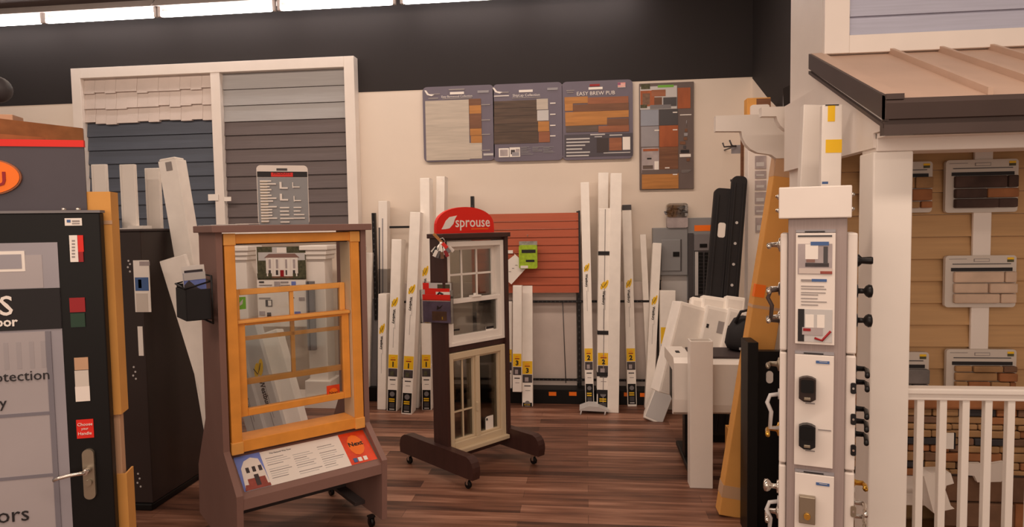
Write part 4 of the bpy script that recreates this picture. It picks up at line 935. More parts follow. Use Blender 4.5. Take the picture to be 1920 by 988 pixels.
# roof plane: from (2.58, 2.35) to (3.42, 2.70)
def ry(y): return 2.335+(y-2.58)*(2.70-2.335)/(3.42-2.58)
XL = XG-.03
r = MB().prism([(2.58, ry(2.58)), (3.42, ry(3.42)), (3.42, ry(3.42)-.02), (2.58, ry(2.58)-.02)], 'x', XL, XE, 'roof_bronze')
k = 0
xs0 = at(1667, 103, 3.42).x
for xx in [xs0+.222*i for i in range(9)]:
    r.prism([(2.60, ry(2.60)), (2.60, ry(2.60)+.028), (3.42, ry(3.42)+.028), (3.42, ry(3.42))], 'x', xx-.009, xx+.009, 'roof_bronze')
wpart('metal_roof', r, t, 'bronze standing seam metal roof')
r = MB().prism([(2.575, ry(2.58)-.075), (2.575, ry(2.58)+.012), (3.42, ry(3.42)+.012), (3.42, ry(3.42)-.06)], 'x', XL-.012, XL+.002, 'bronze_dark')
r.prism([(2.58, ry(2.58)+.002), (2.58, ry(2.58)+.014), (3.42, ry(3.42)+.014), (3.42, ry(3.42)+.002)], 'x', XL, XL+.06, 'roof_bronze')
r.prism([(2.59, ry(2.58)-.10), (2.59, ry(2.58)-.085), (3.42, ry(3.42)-.07), (3.42, ry(3.42)-.085)], 'x', XL-.012, XL+.002, 'bronze_dark')
wpart('rake_trim', r, t, 'dark bronze rake trim')
z = ry(2.58)
r = MB().prism([(2.60, z-.075), (2.572, z-.07), (2.56, z-.015), (2.575, z+.005), (2.60, z+.005)], 'x', XL-.012, XE, 'bronze_dark').box(XL-.01, XE, 2.585, 2.62, z-.125, z-.07, 'bronze_dark').box(XL-.012, XL+.05, 2.565, 2.60, z-.0, z+.02, 'bronze_dark')
wpart('eave_trim', r, t, 'dark bronze eave trim')
wpart('soffit', MB().box(XG, XE, 2.62, 2.80, 2.215, 2.235, 'white_paint'), t)
wpart('beam', MB().box(XG+.0, XE, 2.74, 2.88, 2.165, 2.25, 'white_paint', .004), t)
wpart('post', MB().box(1.12, 1.268, 2.745, 2.88, 0, 2.165, 'white_vinyl', .006), t)
# siding mounting strip
a = rect(1826, 400, 1860, 470, 3.37)
wpart('mounting_strip', MB().box(a[0], a[1], 3.375, 3.392, 1.05, 2.23, 'white_paint', .003), t)
# railing
t = thing('porch_railing', 'white railing with square balusters right of the porch post', 'railing', (1.27, 2.81, 0))
wpart('top_rail', MB().box(1.268, 2.7, 2.785, 2.845, 1.195, 1.22, 'white_vinyl', .006).box(1.268, 2.7, 2.795, 2.835, 1.17, 1.196, 'white_vinyl', .004), t)
wpart('bottom_rail', MB().box(1.268, 2.7, 2.79, 2.84, .1, .14, 'white_vinyl', .004), t)
for k in range(12):
    x = at(1723+42.3*k, 850, 2.81).x; wpart('baluster', MB().box(x-.014, x+.014, 2.801, 2.829, .14, 1.17, 'white_vinyl', .003), t)
# framed blue siding above the roof
t = thing('siding_display_board', 'white framed blue grey lap siding board above the porch roof', 'display board', (2.1, 3.4, 2.75))
wpart('lap_board', laps(MB(), 1.27, 3.2, 2.785, 3.145, 4, 3.418, 'slate_blue', .02), t)
wpart('frame', MB().box(1.15, 1.265, 3.385, 3.418, 2.70, 3.2, 'white_paint', .003).box(1.265, 3.2, 3.388, 3.418, 2.70, 2.785, 'white_paint', .003), t)

# ================================================================== STONE SAMPLE CARDS
def stones(mb, x0, x1, z0, z1, y, rows, mats, tk=.03, gap=.004):
    z = z0
    hs = [random.uniform(.7, 1.3) for _ in range(rows)]; sm = sum(hs)
    for h in hs:
        hh = h/sm*(z1-z0); x = x0
        while x < x1-.01:
            w_ = min(random.uniform(1.6, 4.5)*hh, x1-x)
            if x1-x-w_ < hh*.8: w_ = x1-x
            mb.box(x+gap/2, x+w_-gap/2, y-tk*random.uniform(.6, 1.1), y, z+gap/2, z+hh-gap/2, random.choice(mats), .006); x += w_
        z += hh
def sample(label, q, mats, rows, Y=3.36, stone=(.1, .30, .98, .92)):
    a = rect(*q, Y); t = thing('stone_sample_card', label, 'stone sample', ((a[0]+a[1])/2, Y, a[2]), 0, 'stone sample cards on khaki siding'); wd, hh = a[1]-a[0], a[3]-a[2]
    wpart('tray', MB().prism(rr(*a, .015), 'y', Y, Y+.02, 'sample_tray'), t)
    x = lambda f_: a[0]+wd*f_
    zf = lambda f_: a[3]-hh*f_
    s = MB().box(x(.1), x(.92), Y-.003, Y, zf(.17), zf(.155), 'dark_grey').box(x(.08), x(.94), Y-.004, Y, zf(.30), zf(.235), 'ink').box(x(.4), x(.62), Y-.002, Y, zf(.12), zf(.06), 'grey_line').box(x(.41), x(.61), Y-.003, Y-.001, zf(.11), zf(.07), 'sample_tray')
    wpart('slot', s, t)
    s = MB().box(x(.87), x(.96), Y-.002, Y, zf(.08), zf(.04), 'yellow').box(x(.87), x(.96), Y-.002, Y, zf(.13), zf(.08), 'leafy').box(x(.05), x(.3), Y-.002, Y, zf(.07), zf(.06), 'grey_line'); wpart('label', s, t)
    s = MB(); stones(s, x(stone[0]), x(stone[2]), zf(stone[3]), zf(stone[1]), Y-.001, rows, mats); wpart('stone_veneer', s, t)
sample('stone sample card with tan ledgestone, half hidden behind the porch post, upper row', (1616, 304, 1748, 399), ['stone_tan', 'stone_rust', 'stone_tan'], 3)
sample('stone sample card with dark brown stone, top right on the siding', (1773, 299, 1909, 398), ['stone_dark', 'stone_dark', 'stone_brown', 'stone_rust'], 3)
sample('stone sample card with pale cream stone, below the dark brown one', (1772, 479, 1905, 576), ['stone_cream'], 3)
sample('stone sample card with grey stone, behind the porch post, lower row', (1608, 660, 1741, 758), ['stone_grey'], 2)
sample('stone sample card with rust ledgestone just above the railing', (1774, 655, 1905, 752), ['stone_rust', 'stone_tan', 'stone_brown'], 4)
# stone veneer wall
a0, a1 = 1.16, 2.75
t = thing('stone_veneer_wall', 'ledgestone veneer panel behind the porch railing', 'stone panel', (1.9, 3.34, .66))
zt = at(1800, 742, 3.33).z; zb_ = at(1800, 893, 3.33).z
wpart('mortar_bed', MB().box(a0, a1, 3.345, 3.385, zb_, zt, 'mortar'), t)
s = MB(); random.seed(11); stones(s, a0, a1, zb_, zt-.06, 3.345, 9, ['stone_tan', 'stone_tan', 'stone_rust', 'stone_tan', 'stone_brown', 'stone_tan', 'stone_charcoal', 'stone_brown', 'stone_tan'], .03); wpart('stone_course', s, t)
wpart('cap_course', MB().box(a0, a1, 3.30, 3.385, zt-.06, zt, 'stone_rust', .012), t)
a = rect(1770, 812, 1789, 842, 3.30); s = MB().box(a[0], a[1], 3.302, 3.306, a[2], a[3], 'paper').box(a[1]+.002, a[1]+.008, 3.302, 3.312, a[2], a[3], 'ink'); wpart('price_card', s, t, 'white price card')
s = MB().box(a0, a1, 3.10, 3.385, zb_-.055, zb_-.0, 'white_paint', .004).box(a0, a1, 3.12, 3.385, 0, .38, 'mortar').box(a0, a1, 3.08, 3.385, .38, .42, 'stone_tan', .006)
solo('ledge_shelf', s, 'white ledge under the ledgestone panel behind the railing', 'shelf', T(1.9, 3.2, 0), world=True)
t = thing('ledgestone_sample', 'brown ledgestone panel with white card standing under the white ledge', 'stone panel', (2.0, 3.1, .42))
random.seed(5)
x0 = at(1768, 930, 3.08).x
s = MB(); stones(s, x0, 2.75, .425, at(1850, 897, 3.07).z, 3.10, 3, ['stone_rust', 'stone_tan', 'stone_rust', 'stone_brown'], .03); wpart('stone_course', s, t)
wpart('mortar_bed', MB().box(x0, 2.75, 3.10, 3.118, .42, at(1850, 897, 3.07).z, 'mortar'), t)
P2 = [(at(x, y, 3.06).x, at(x, y, 3.06).z) for x, y in ((1796, 866), (1834, 866), (1840, 869), (1878, 863), (1878, 890), (1872, 900), (1828, 901), (1822, 889), (1808, 888), (1798, 878))]
wpart('card', MB().prism(P2, 'y', 3.04, 3.06, 'paper'), t, 'white header card')
# loose siding profile
b = [(1727, 888), (1778, 885), (1784, 902), (1772, 906), (1768, 908), (1780, 948), (1784, 952), (1766, 956), (1752, 961)]
P2 = [(at(x, y, 2.98).x, at(x, y, 2.98).z) for x, y in ((1742, 885), (1778, 884), (1784, 903), (1770, 907), (1768, 915), (1778, 944), (1785, 950), (1766, 954), (1752, 961), (1746, 958), (1728, 890))]
zlo = min(p[1] for p in P2)
solo('trim_offcut', MB().prism(P2, 'y', 2.96, 3.04, 'white_vinyl'), 'white notched trim offcut tilted behind the railing', 'trim', T(P2[0][0], 3.0, zlo), world=True)
s = MB().box(1.27, 1.42, 2.96, 3.06, 0, .38, 'stone_charcoal', .01); solo('dark_stone_block', s, 'dark block standing on floor behind the left balusters', 'block', T(1.35, 3, 0), world=True)
s = MB().box(1.275, 1.40, 2.95, 3.05, .382, .40, 'brick_print').box(1.275, 1.40, 2.95, 3.05, .40, .43, 'paper'); solo('paper_stack', s, 'white and red papers stacked on the dark block', 'papers', T(1.33, 3, .38), world=True)

# ================================================================== LOCKSET TOWER
YT = 2.40
t = thing('lockset_tower', 'white and grey lockset display tower with handles on its sides', 'display tower', (.79, YT, 0))
a = rect(1463, 349, 1600, 409, YT-.02); wpart('cap', MB().box(a[0], a[1], YT-.02, YT+.26, a[2], a[3], 'white_paint', .004), t)
s = MB()
for z in (a[2]+.03, a[3]-.03):
    for x, d_ in ((a[0], -1), (a[1], 1)):
        for yy in (YT+.03, YT+.2): s.lathe([(0, .008), (.006, .008), (.008, .005), (.012, .005), (.012, .002)], (x, yy, z), (d_, 0, 0), 'chrome', 10)
wpart('bolt', s, t)
xa, xb = at(1476, 650, YT).x, at(1585, 650, YT).x; zc = a[2]
wpart('column', MB().box(xa, xb, YT, YT+.24, 0, zc, 'tower_grey', .003), t)
seams = (664, 880, 1100)
xl, xr2 = at(1461, 650, YT).x, at(1605, 650, YT).x
for k, (y0, y1) in enumerate(((437, 663), (664, 878), (880, 1100))):
    z1_, z0_ = at(1470, y0, YT).z, max(.3, at(1470, y1, YT).z)
    for x0, x1 in ((xl, xa-.001), (xb+.001, xr2)): wpart('side_panel', MB().box(x0, x1, YT+.02, YT+.22, z0_+.002, z1_-.002, 'white_paint', .006), t)
def tr(mb, q, m, y, tk=.002): c_ = rect(*q, YT-.012); y -= jit(); mb.box(c_[0], c_[1], y, y+tk, c_[2], c_[3], m); return c_
def insert(y0, y1, x0=1491, x1=1566):
    c_ = rect(x0, y0, x1, y1, YT-.01); o = wpart('insert_card', MB().box(c_[0], c_[1], YT-.012, YT-.0, c_[2], c_[3], 'white_paint', .002), t)
    z = c_[3]; s = MB().box(c_[0], c_[1], YT-.006, YT, z+.002, z+.012, 'grey_vinyl').box(c_[0]+.03, c_[1]-.035, YT-.008, YT, z+.003, z+.007, 'ink'); wpart('card_slot', s, t); return o
c1 = insert(437, 646, 1493, 1567); Yc = YT-.014
s = MB(); tr(s, (1498, 441, 1562, 444), 'dark_grey', Yc); tr(s, (1522, 453, 1556, 460), 'ink_blue', Yc-.002)
tr(s, (1498, 457, 1562, 514), 'photo_grey', Yc); tr(s, (1512, 458, 1536, 486), 'paper', Yc-.001); tr(s, (1512, 493, 1556, 500), 'photo_dark', Yc-.001); tr(s, (1514, 486, 1530, 492), 'stand_grey', Yc-.001); tr(s, (1546, 462, 1554, 494), 'dark_grey', Yc-.001); tr(s, (1500, 503, 1562, 513), 'cream_shake', Yc-.001); tr(s, (1540, 508, 1562, 513), 'brick_print', Yc-.002)
wpart('photo', s, c1, 'living room photo')
s = MB(); tr(s, (1504, 524, 1524, 528), 'grey_line', Yc); tr(s, (1524, 523, 1552, 528), 'ink_blue', Yc)
for k, y in enumerate((536, 541, 548, 552, 559, 565, 571)): tr(s, (1504, y, 1540+random.randint(-10, 12), y+1.5), 'grey_line', Yc)
wpart('printed_text', s, c1)
s = MB(); tr(s, (1498, 580, 1562, 641), 'light_grey', Yc); tr(s, (1498, 580, 1510, 641), 'ink', Yc-.001); tr(s, (1512, 590, 1528, 614), 'paper', Yc-.001); tr(s, (1534, 590, 1548, 614), 'paper', Yc-.001); tr(s, (1506, 614, 1544, 628), 'photo_grey', Yc-.002); tr(s, (1508, 616, 1522, 621), 'dark_red', Yc-.003)
p0, p1, p2 = at(1530, 634, YT-.016), at(1544, 638, YT-.016), at(1560, 620, YT-.016); s.tube([(p0.x, Yc-.002, p0.z), (p1.x, Yc-.002, p1.z), (p2.x, Yc-.002, p2.z)], .004, 'dark_red')
wpart('photo', s, c1, 'bright room photo with red chair')
c2 = insert(666, 875, 1491, 1564); c3 = insert(890, 1095, 1491, 1564)
for c_, y in ((c2, 678), (c3, 906)):
    s = MB(); tr(s, (1532, y-2, 1557, y+3), 'ink_blue', Yc); tr(s, (1538, y-1, 1553, y), 'light_grey', Yc-.001); wpart('brand_mark', s, c_, 'blue printed mark')
def lock(parent, x0, y0, x1, y1, m):
    c_ = rect(x0, y0, x1, y1, YT-.03); w_ = c_[1]-c_[0]; h_ = c_[3]-c_[2]; xm = (c_[0]+c_[1])/2
    pts = [(c_[0], c_[2]+.12*h_), (c_[0]+.3*w_, c_[2]), (c_[1]-.3*w_, c_[2]), (c_[1], c_[2]+.12*h_), (c_[1], c_[3]-.1*h_), (c_[1]-.22*w_, c_[3]-.03*h_), (xm, c_[3]), (c_[0]+.22*w_, c_[3]-.03*h_), (c_[0], c_[3]-.1*h_)]
    o = wpart('keypad_lock', MB().prism(pts, 'y', YT-.04, YT-.012, m), parent, 'dark keypad lock')
    wpart('lock_cover', MB().prism(rr(c_[0]+.12*w_, c_[1]-.12*w_, c_[2]+.38*h_, c_[3]-.12*h_, .006), 'y', YT-.046, YT-.04, 'black').box(xm-.2*w_, xm+.2*w_, YT-.046, YT-.04, c_[2]+.08*h_, c_[2]+.2*h_, 'nickel', .002), o)
lock(c2, 1503, 707, 1535, 754, 'bronze_lock'); lock(c2, 1503, 796, 1534, 843, 'black_metal')
c_ = rect(1503, 933, 1534, 984, YT-.03); o = wpart('deadbolt_plate', MB().box(c_[0], c_[1], YT-.035, YT-.012, c_[2], c_[3], 'nickel', .003), c3, 'nickel lock plate')
wpart('lock_cylinder', MB().cyl(((c_[0]+c_[1])/2, YT-.035, c_[2]+.03), ((c_[0]+c_[1])/2, YT-.045, c_[2]+.03), .012, .011, 'brass'), o)
s = MB()
for y in (756, 845): tr(s, (1512, y, 1530, y+2), 'grey_line', Yc)
tr(s, (1536, 804, 1560, 806), 'grey_line', Yc); wpart('printed_text', s, c2)
# side latches (front face of right side panels)
for y, m in ((723, 'black_metal'), (780, 'black_metal'), (837, 'black_metal'), (950, 'nickel')):
    c_ = rect(1590, y-10, 1600, y+10, YT+.02); wpart('edge_latch', MB().prism(rr(*c_, .006), 'y', YT+.014, YT+.021, m).cyl(((c_[0]+c_[1])/2, YT+.012, (c_[2]+c_[3])/2), ((c_[0]+c_[1])/2, YT+.015, (c_[2]+c_[3])/2), .004, .004, 'chrome', 8), t)
# hardware
kprof = [(0, .024), (.008, .024), (.01, .01), (.028, .009), (.034, .018), (.044, .024), (.054, .022), (.058, .01)]
for y in (487, 543, 597):
    p = at(1605, y, YT+.1); wpart('door_knob', MB().lathe(kprof if y > 500 else [(0, .024), (.01, .022), (.02, .012), (.05, .014), (.056, .012)], (xr2, YT+.1, p.z), (1, 0, 0), 'black_metal'), t, 'black door knob')
def lever(x, y, z, d_, m, drop=.0, L=.1, name='door_lever', lab=None):
    s = MB().lathe([(0, .026), (.007, .026), (.01, .014), (.014, .01), (.04, .009)], (x, y, z), (d_, 0, 0), m, 16)
    s.tube([(x+d_*.036, y, z), (x+d_*.044, y-.02, z), (x+d_*.042, y-.06, z-drop*.5), (x+d_*.04, y-L, z-drop)], .0085, m)
    wpart(name, s, t, lab)
def zy(y): return at(1605, y, YT+.1).z
for y, m in ((690, 'black_metal'), (715, 'black_metal'), (765, 'black_metal'), (788, 'black_metal'), (812, 'black_metal')): lever(xr2, YT+.14, zy(y), 1, m, .01, .08, lab='black door lever')
lever(xr2, YT+.14, zy(903), 1, 'brass', .0, .05, lab='brass lever'); lever(xr2, YT+.14, zy(940), 1, 'chrome', .01, .09, lab='chrome lever'); lever(xr2, YT+.14, zy(965), 1, 'chrome', .02, .09, lab='chrome lever')
def zy2(y): return at(1461, y, YT+.08).z
for y in (460, 545, 600): lever(xl, YT+.12, zy2(y), -1, 'chrome', .004, .09, lab='satin chrome door lever')
def pull(y0, y1, m):
    z1_, z0_ = zy2(y0), zy2(y1); s = MB().tube([(xl, YT+.1, z1_), (xl-.035, YT+.09, z1_-.005), (xl-.045, YT+.08, z1_-.03), (xl-.03, YT+.08, (z0_+z1_)/2), (xl-.035, YT+.09, z0_), (xl, YT+.1, z0_)], .008, m)
    s.cyl((xl, YT+.1, z1_), (xl-.006, YT+.1, z1_), .02, .02, m); wpart('pull_handle', s, t)
pull(545, 605, 'bronze_dark'); pull(745, 810, 'light_grey')
lever(xl, YT+.12, zy2(690), -1, 'nickel', 0, .06); lever(xl, YT+.12, zy2(815), -1, 'brass', 0, .09, lab='brass lever')
p = zy2(922); wpart('door_knob', MB().lathe(kprof, (xl, YT+.1, p), (-1, 0, 0), 'chrome'), t, 'chrome door knob')
pull(950, 1010, 'light_grey'); lever(xl, YT+.12, zy2(974), -1, 'chrome', .01, .08, lab='chrome lever')

t.matrix_world = Matrix.Translation((.797, YT, 0)) @ Matrix.Rotation(math.radians(-17), 4, 'Z') @ Matrix.Diagonal((.955, 1, 1, 1)) @ Matrix.Translation((-.007, 0, 0))      # the tower faces the aisle

# ================================================================== WHITE BOARDS BESIDE THE PORCH GABLE
def standb(name, label, bx, tx0, tx1, ty, Yb, Yt, wd, m='white_vinyl', depth=.03, extra=None, grp=None):
    p = at(bx, 700, Yb); b = Vector((p.x, Yb, 0)); tp = at((tx0+tx1)/2, ty, Yt); mx = basis(b, tp); Lh = (tp-b).length; h = wd/2
    o = solo(name, MB().box(-h, h, 0, depth, 0, Lh, m, .004), label, 'board', mx, grp)
    if extra: extra(o, h, Lh)
    return o
def tapes(o, h, Lh):
    part('yellow_tape', MB().box(-h*.45, h*.25, -.0015, 0, Lh-.07, Lh, 'yellow'), o, 'yellow tape'); part('yellow_tape', MB().box(-h*.6, h*.98, -.0015, 0, Lh-.20, Lh-.145, 'yellow'), o, 'yellow tape')
    part('white_sticker', MB().box(-h*.98, -h*.2, -.0012, 0, Lh-.34, Lh-.28, 'paper').box(-h*.9, -h*.3, -.0018, 0, Lh-.33, Lh-.32, 'ink_blue'), o); part('wire', MB().box(-h*.7, h*.6, -.003, 0, Lh-.004, Lh, 'ink'), o)
standb('wrapped_board', 'plastic wrapped white board with two yellow tapes beside the porch gable', 1548, 1543, 1579, 196, 2.93, 2.93, .082, extra=tapes, depth=.03)
standb('white_board', 'tall white board leaning left of the yellow taped one', 1487, 1510, 1543, 196, 2.98, 3.2, .09, depth=.05)

# ================================================================== LONG CARDBOARD BOX, BLACK BOARDS, WHITE POST
b = fl(1374, 970); tp = at(1492, 248, b.y+.0); mx = basis(b, tp); Lh = (tp-b).length; h = .088
o = solo('long_cardboard_box', MB().box(-h, h, 0, .12, 0, Lh, 'cardboard', .006), 'long brown cardboard box leaning beside the lockset tower', 'cardboard box', mx)
for za, zb in ((Lh-.28, Lh-.12), (Lh*.55, Lh*.55+.02), (.12, .2)): part('packing_tape', MB().box(-h-.001, h+.001, -.001, .121, za, zb, 'cardboard_tape'), o, 'clear packing tape')
part('end_flap', MB().box(-h*.96, h*.96, .006, .114, Lh-.003, Lh+.004, 'cardboard'), o)
zq = Lh*.595; part('orange_tape', MB().box(-h-.002, -h+.06, -.002, .05, zq-.04, zq+.04, 'orange', .0), o, 'orange tape')
t = thing('black_door_sample', 'black door sample boards standing behind the lockset tower', 'door sample', (1.08, 4.15, 0))
a = rect(1392, 635, 1411, 985, 4.15); wpart('edge_board', MB().box(a[0], a[1], 4.02, 4.2, 0, a[3], 'black', .004), t)
a = rect(1410, 658, 1462, 985, 4.15); wpart('panel', MB().box(a[0], a[1]+.25, 4.14, 4.2, 0, a[3], 'black', .004), t)
c_ = rect(1437, 696, 1450, 719, 4.13); s = MB().prism(rr(*c_, .02), 'y', 4.134, 4.14, 'paper'); wpart('sticker', s, t, 'white oval sticker')
P2 = [(at(x, y, 4.13).x, at(x, y, 4.13).z) for x, y in ((1411, 828), (1414, 860), (1413, 940), (1407, 982), (1405, 975), (1408, 880))]; wpart('scuff', MB().prism(P2, 'y', 4.135, 4.141, 'light_grey'), t, 'pale scuffed strip')
b0, b1 = fl(1294, 915), fl(1336, 915); zt = at(1315, 640, b0.y).z
t = thing('white_post_sleeve', 'white square post sleeve standing in front of the large printer', 'post sleeve', ((b0.x+b1.x)/2, b0.y, 0))
wpart('sleeve', MB().box(b0.x, b1.x, b0.y, b0.y+.012, 0, zt, 'white_vinyl', .003).box(b0.x, b1.x, b0.y+.11, b0.y+.12, 0, zt, 'white_vinyl').box(b0.x, b0.x+.01, b0.y+.012, b0.y+.11, 0, zt, 'white_vinyl').box(b1.x-.01, b1.x, b0.y+.012, b0.y+.11, 0, zt, 'white_vinyl'), t)

# ================================================================== LARGE FORMAT PRINTER
y0, y1 = 4.92, 5.5; x0, x1 = .655, 1.36
t = thing('wide_format_printer', 'white wide format printer on a black stand behind the white post', 'printer', (1.0, 5.2, 0))
prof = [(y0, .56), (y0+.02, .50), (y0+.07, .475), (y1-.04, .475), (y1, .52), (y1, .87), (y0+.04, .885), (y0, .86)]
wpart('body', MB().prism(prof, 'x', x0+.03, x1, 'white_vinyl'), t)
wpart('end_cover', MB().prism([(y0-.012, .60), (y0+.01, .50), (y0+.06, .47), (y0+.09, .47), (y0+.09, .80), (y1-.0, .80), (y1+.01, .885), (y0+.03, .905), (y0-.012, .87)], 'x', x0-.02, x0+.12, 'white_vinyl'), t)
wpart('paper_opening', MB().box(x0+.015, x0+.03, y0+.1, y1-.05, .5, .79, 'black'), t)
wpart('lid_window', MB().box(x0+.13, x1-.02, y0+.1, y1-.1, .885, .9, 'stand_dark', .004), t, 'smoked lid window')
p = fl(1264, 657, .9); wpart('button_panel', MB().box(x0+.03, x0+.06, 5.17, 5.24, .895, .902, 'ink', .002), t)
for x in (x0+.12, x1-.1):
    m = MB().box(x-.03, x+.03, 5.14, 5.26, .06, .48, 'black', .005).box(x-.045, x+.045, 4.86, 5.54, .05, .09, 'black', .01)
    for v in (4.9, 5.5): m.cyl((x-.015, v, .03), (x+.015, v, .03), .03, .03, 'black_soft')
    wpart('stand_leg', m, t)
wpart('stand_bar', MB().box(x0+.12, x1-.1, 5.17, 5.23, .2, .26, 'black', .004), t)
# white tilted tray left of the printer
P8 = [at(1207, 783, 5.45), at(1243, 797, 5.3), at(1276, 742, 5.55), at(1250, 706, 5.75)]
lo = [fl(1206, 784), fl(1243, 797)]
b = (lo[0]+lo[1])/2; mx = basis(b, at(1270, 672, b.y+.18)); Lh = (at(1270, 672, b.y+.18)-b).length
o = solo('white_carton_box', MB().box(-.09, .09, 0, .34, 0, Lh, 'white_carton', .01).box(-.085, .085, -.002, 0, .02, Lh-.02, 'light_grey'), 'white carton tilted on the floor left of the printer', 'carton', mx)
GP = 'white boxes piled behind the printer'
def pile(label, bx, by, tx, ty, Y, wd, dp, m='white_carton', ground=False, rz=0, extra=None):
    tp = at(tx, ty, Y); b = at(bx, by, Y-.12); b = Vector((tp.x-.07, tp.y-.03, 0)) if ground else b; mx = basis(b, tp) @ Matrix.Rotation(rz, 4, 'Z'); Lh = (tp-b).length
    o = solo('white_carton_box', MB().box(-wd/2, wd/2, 0, dp, 0, Lh, m, .008).box(-wd/2+.02, wd/2-.02, -.002, 0, .02, Lh-.03, 'carton_side'), label, 'carton', mx, GP)
    if extra: extra(o, wd/2, Lh)
pile('front left white box of the pile behind the printer, broad and plain', 1262, 742, 1304, 572, 5.78, .27, .2, rz=.25)
def slot(o, h, L): part('box_label', MB().box(h*.2, h*.7, -.004, 0, L*.62, L*.8, 'grey_line').box(-h*.7, -h*.5, -.004, 0, L*.66, L*.72, 'ink'), o)
pile('white open topped box in the middle of the pile', 1322, 700, 1348, 576, 5.74, .2, .2, extra=slot)
pile('white box at the right of the pile with black grip slot', 1358, 700, 1384, 580, 5.70, .15, .25, extra=slot)
pile('small white box peeking out at the pile top left', 1290, 700, 1311, 558, 5.9, .12, .15)
pile('small white box at the top centre of the pile', 1322, 700, 1340, 556, 5.88, .2, .15)
pile('white box at the back right of the pile under the black gutters', 1366, 690, 1380, 556, 5.86, .16, .12)
# black bag on the printer
t = thing('black_bag', 'black bag with handle lying on the right end of the printer', 'bag', (1.2, 5.3, .9))
c0 = Vector((1.2, 5.28, .90))
s = MB().lathe([(0, .11), (.04, .135), (.15, .13), (.24, .09), (.27, .03)], c0, (.15, .1, 1), 'black_soft', 16); wpart('bag_body', s, t)
wpart('handle', MB().tube([c0+Vector((-.06, -.05, .22)), c0+Vector((-.02, -.06, .31)), c0+Vector((.08, -.05, .33)), c0+Vector((.12, -.03, .24))], .012, 'black_soft'), t)
wpart('buckle', MB().box(c0.x-.05, c0.x+.04, c0.y-.16, c0.y-.14, c0.z+.03, c0.z+.045, 'light_grey').box(c0.x-.03, c0.x-.01, c0.y-.16, c0.y-.14, c0.z+.0, c0.z+.03, 'light_grey'), t)
# open carton with rags beneath
a = rect(1346, 745, 1376, 900, 4.9)
s = MB().box(1.0, 1.3, 4.70, 4.72, 0, .42, 'cardboard').box(1.0, 1.3, 4.88, 4.9, 0, .42, 'cardboard').box(1.0, 1.01, 4.72, 4.88, 0, .42, 'cardboard').box(1.29, 1.3, 4.72, 4.88, 0, .42, 'cardboard')
t = thing('open_cardboard_box', 'open brown box with white wrapping behind the long cardboard box', 'cardboard box', (1.15, 4.8, 0)); wpart('box', s, t)
s = MB()
for k in range(6):
    x = 1.03+.05*k; s.lathe([(0, .02), (.05, .045), (.1, .03), (.13, .01)], (x, 4.8, .34+.02*(k % 3)), (random.uniform(-.5, .5), -.3, 1), 'paper', 10)
wpart('wrapping_paper', s, t)

# ================================================================== BLACK GUTTER LENGTHS, RACK, SMALL RIGHT WALL ITEMS
def gutter(label, bx, by, tx, ty, Y, wd, holes):
    b = at(bx, by, Y); tp = at(tx, ty, Y+.2); b = tp+(b-tp)*(tp.z/(tp.z-b.z)); mx = basis(b, tp); Lh = (tp-b).length; h = wd/2
    o = solo('black_gutter', MB().prism([(p[0], p[1]) for p in rr(-h, h, 0, Lh, .045)], 'y', 0, .06, 'black_soft').box(-h*.7, -h*.5, -.012, 0, .05, Lh-.06, 'black_soft', .003).box(h*.5, h*.7, -.012, 0, .05, Lh-.06, 'black_soft', .003), label, 'gutter', mx, 'black gutter lengths')
    s = MB()
    for k in range(holes): s.cyl((0, -.003, Lh*(.5+.08*k)), (0, 0, Lh*(.5+.08*k)), .013, .013, 'light_grey', 10)
    part('rivet', s, o)
    return o, Lh
o, Lh = gutter('left black gutter length with white paper label', 1322, 790, 1359, 353, 5.95, .17, 0)
part('paper_label', MB().prism(rr(-.03, .035, Lh*.80, Lh*.86, .02), 'y', -.003, 0, 'paper'), o)
gutter('right taller black gutter length with row of pale rivets', 1352, 800, 1388, 330, 5.93, .13, 5)
t = thing('literature_rack', 'tall white rack with a column of small grey pictures near the corner', 'rack', (1.62, 6.25, 0))
x0, x1 = at(1402, 400, 6.2).x, min(1.73, at(1447, 400, 6.2).x)
wpart('cabinet', MB().box(x0, x1, 6.2, 6.32, 0, 2.80, 'white_paint', .006), t)
for q in ((1416, 292, 1437, 316), (1416, 320, 1437, 334), (1416, 338, 1437, 356), (1416, 360, 1437, 382), (1416, 386, 1437, 402), (1417, 408, 1437, 436)):
    a = rect(*q, 6.19); wpart('picture', MB().box(a[0], a[1], 6.192, 6.2, a[2], a[3], 'photo_grey', .001).box(a[0]+.01, a[1]-.02, 6.19, 6.193, a[2]+.02, (a[2]+a[3])/2, 'light_grey'), t)
a = rect(1401, 183, 1445, 214, 6.22)
solo('cardboard_box', MB().box(a[0], min(a[1], 1.735), 6.22, 6.34, 2.802, a[3], 'cardboard', .004).box(a[0]+.08, min(a[1], 1.735), 6.217, 6.22, 2.83, a[3]-.01, 'plank_brown'), 'brown cardboard box on top of the white literature rack', 'cardboard box', T((a[0]+a[1])/2, 6.28, 2.802), world=True)
a = rect(1408, 196, 1443, 214, 6.18)
solo('white_tray', MB().prism(rr(a[0], a[1], 2.802, a[3], .02), 'y', 6.18, 6.215, 'white_paint'), 'white tray in front of the brown box on the rack', 'tray', T(a[0], 6.18, 2.802), world=True)
t = thing('wall_screen', 'black screen on grey bracket high on the right wall', 'screen', (XR, 5.3, 2.8))
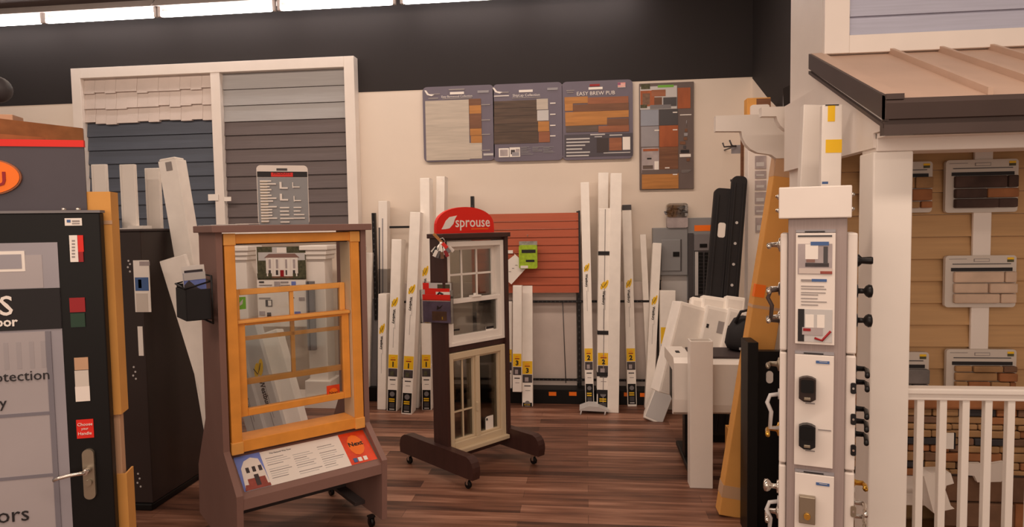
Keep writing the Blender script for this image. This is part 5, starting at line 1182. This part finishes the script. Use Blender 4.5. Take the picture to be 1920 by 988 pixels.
zc = 2.86
wpart('screen', MB().hexa([(1.60, 5.60, 2.62), (1.70, 4.7, 2.62), (1.735, 4.72, 2.62), (1.64, 5.62, 2.62), (1.58, 5.58, 2.96), (1.68, 4.7, 2.96), (1.735, 4.72, 2.96), (1.62, 5.62, 2.96)], 'black'), t)
wpart('bracket', MB().box(1.62, 1.738, 5.66, 5.72, 2.7, 2.96, 'panel_grey', .004).box(1.60, 1.64, 5.66, 5.70, 2.76, 2.82, 'black'), t)
# hooks and stick
p = at(1372, 268, 6.6); q2 = at(1360, 266, 6.5)
t = thing('wall_hook', 'thin metal double hook with grey tag on the back wall', 'hook', (p.x, DW, p.z))
wpart('hook_wire', MB().tube([(p.x+.06, DW, p.z), (p.x+.06, 6.7, p.z-.02), (p.x-.06, 6.65, p.z-.03), (p.x-.075, 6.65, p.z+.01)], .008, 'dark_grey').tube([(p.x+.06, 6.75, p.z-.02), (p.x+.02, 6.7, p.z-.01), (p.x, 6.7, p.z+.04)], .008, 'dark_grey'), t)
a = rect(1371, 272, 1388, 288, 6.72); wpart('tag', MB().box(a[0], a[1], 6.715, 6.72, a[2], a[3], 'grey_vinyl'), t)
a = rect(1389, 262, 1395, 336, 6.7)
solo('wooden_stick', MB().box(a[0], a[1], 6.70, 6.72, a[2]-.1, a[3]+.02, 'plank_brown', .003).box(a[0]-.1, a[1], 6.69, 6.70, a[2]-.02, a[2], 'dark_grey'), 'thin brown wooden stick hanging beside the white rack', 'stick', T(a[0], 6.71, a[2]), world=True)

# ================================================================== dome at the left edge
t = thing('ceiling_dome', 'dark round dome hanging from the ceiling at left photo edge', 'dome', (at(-5, 168, 3.2).x, 3.2, CEIL))
p = at(-5, 168, 3.2)
wpart('dome', MB().lathe([(-.068*math.cos(k*math.pi/12), .068*math.sin(k*math.pi/12)) for k in range(13)], p, (0, 0, 1), 'dark_grey', 24), t)
wpart('stem', MB().cyl((p.x, p.y, p.z+.05), (p.x, p.y, CEIL), .012, .012, 'dark_grey'), t)
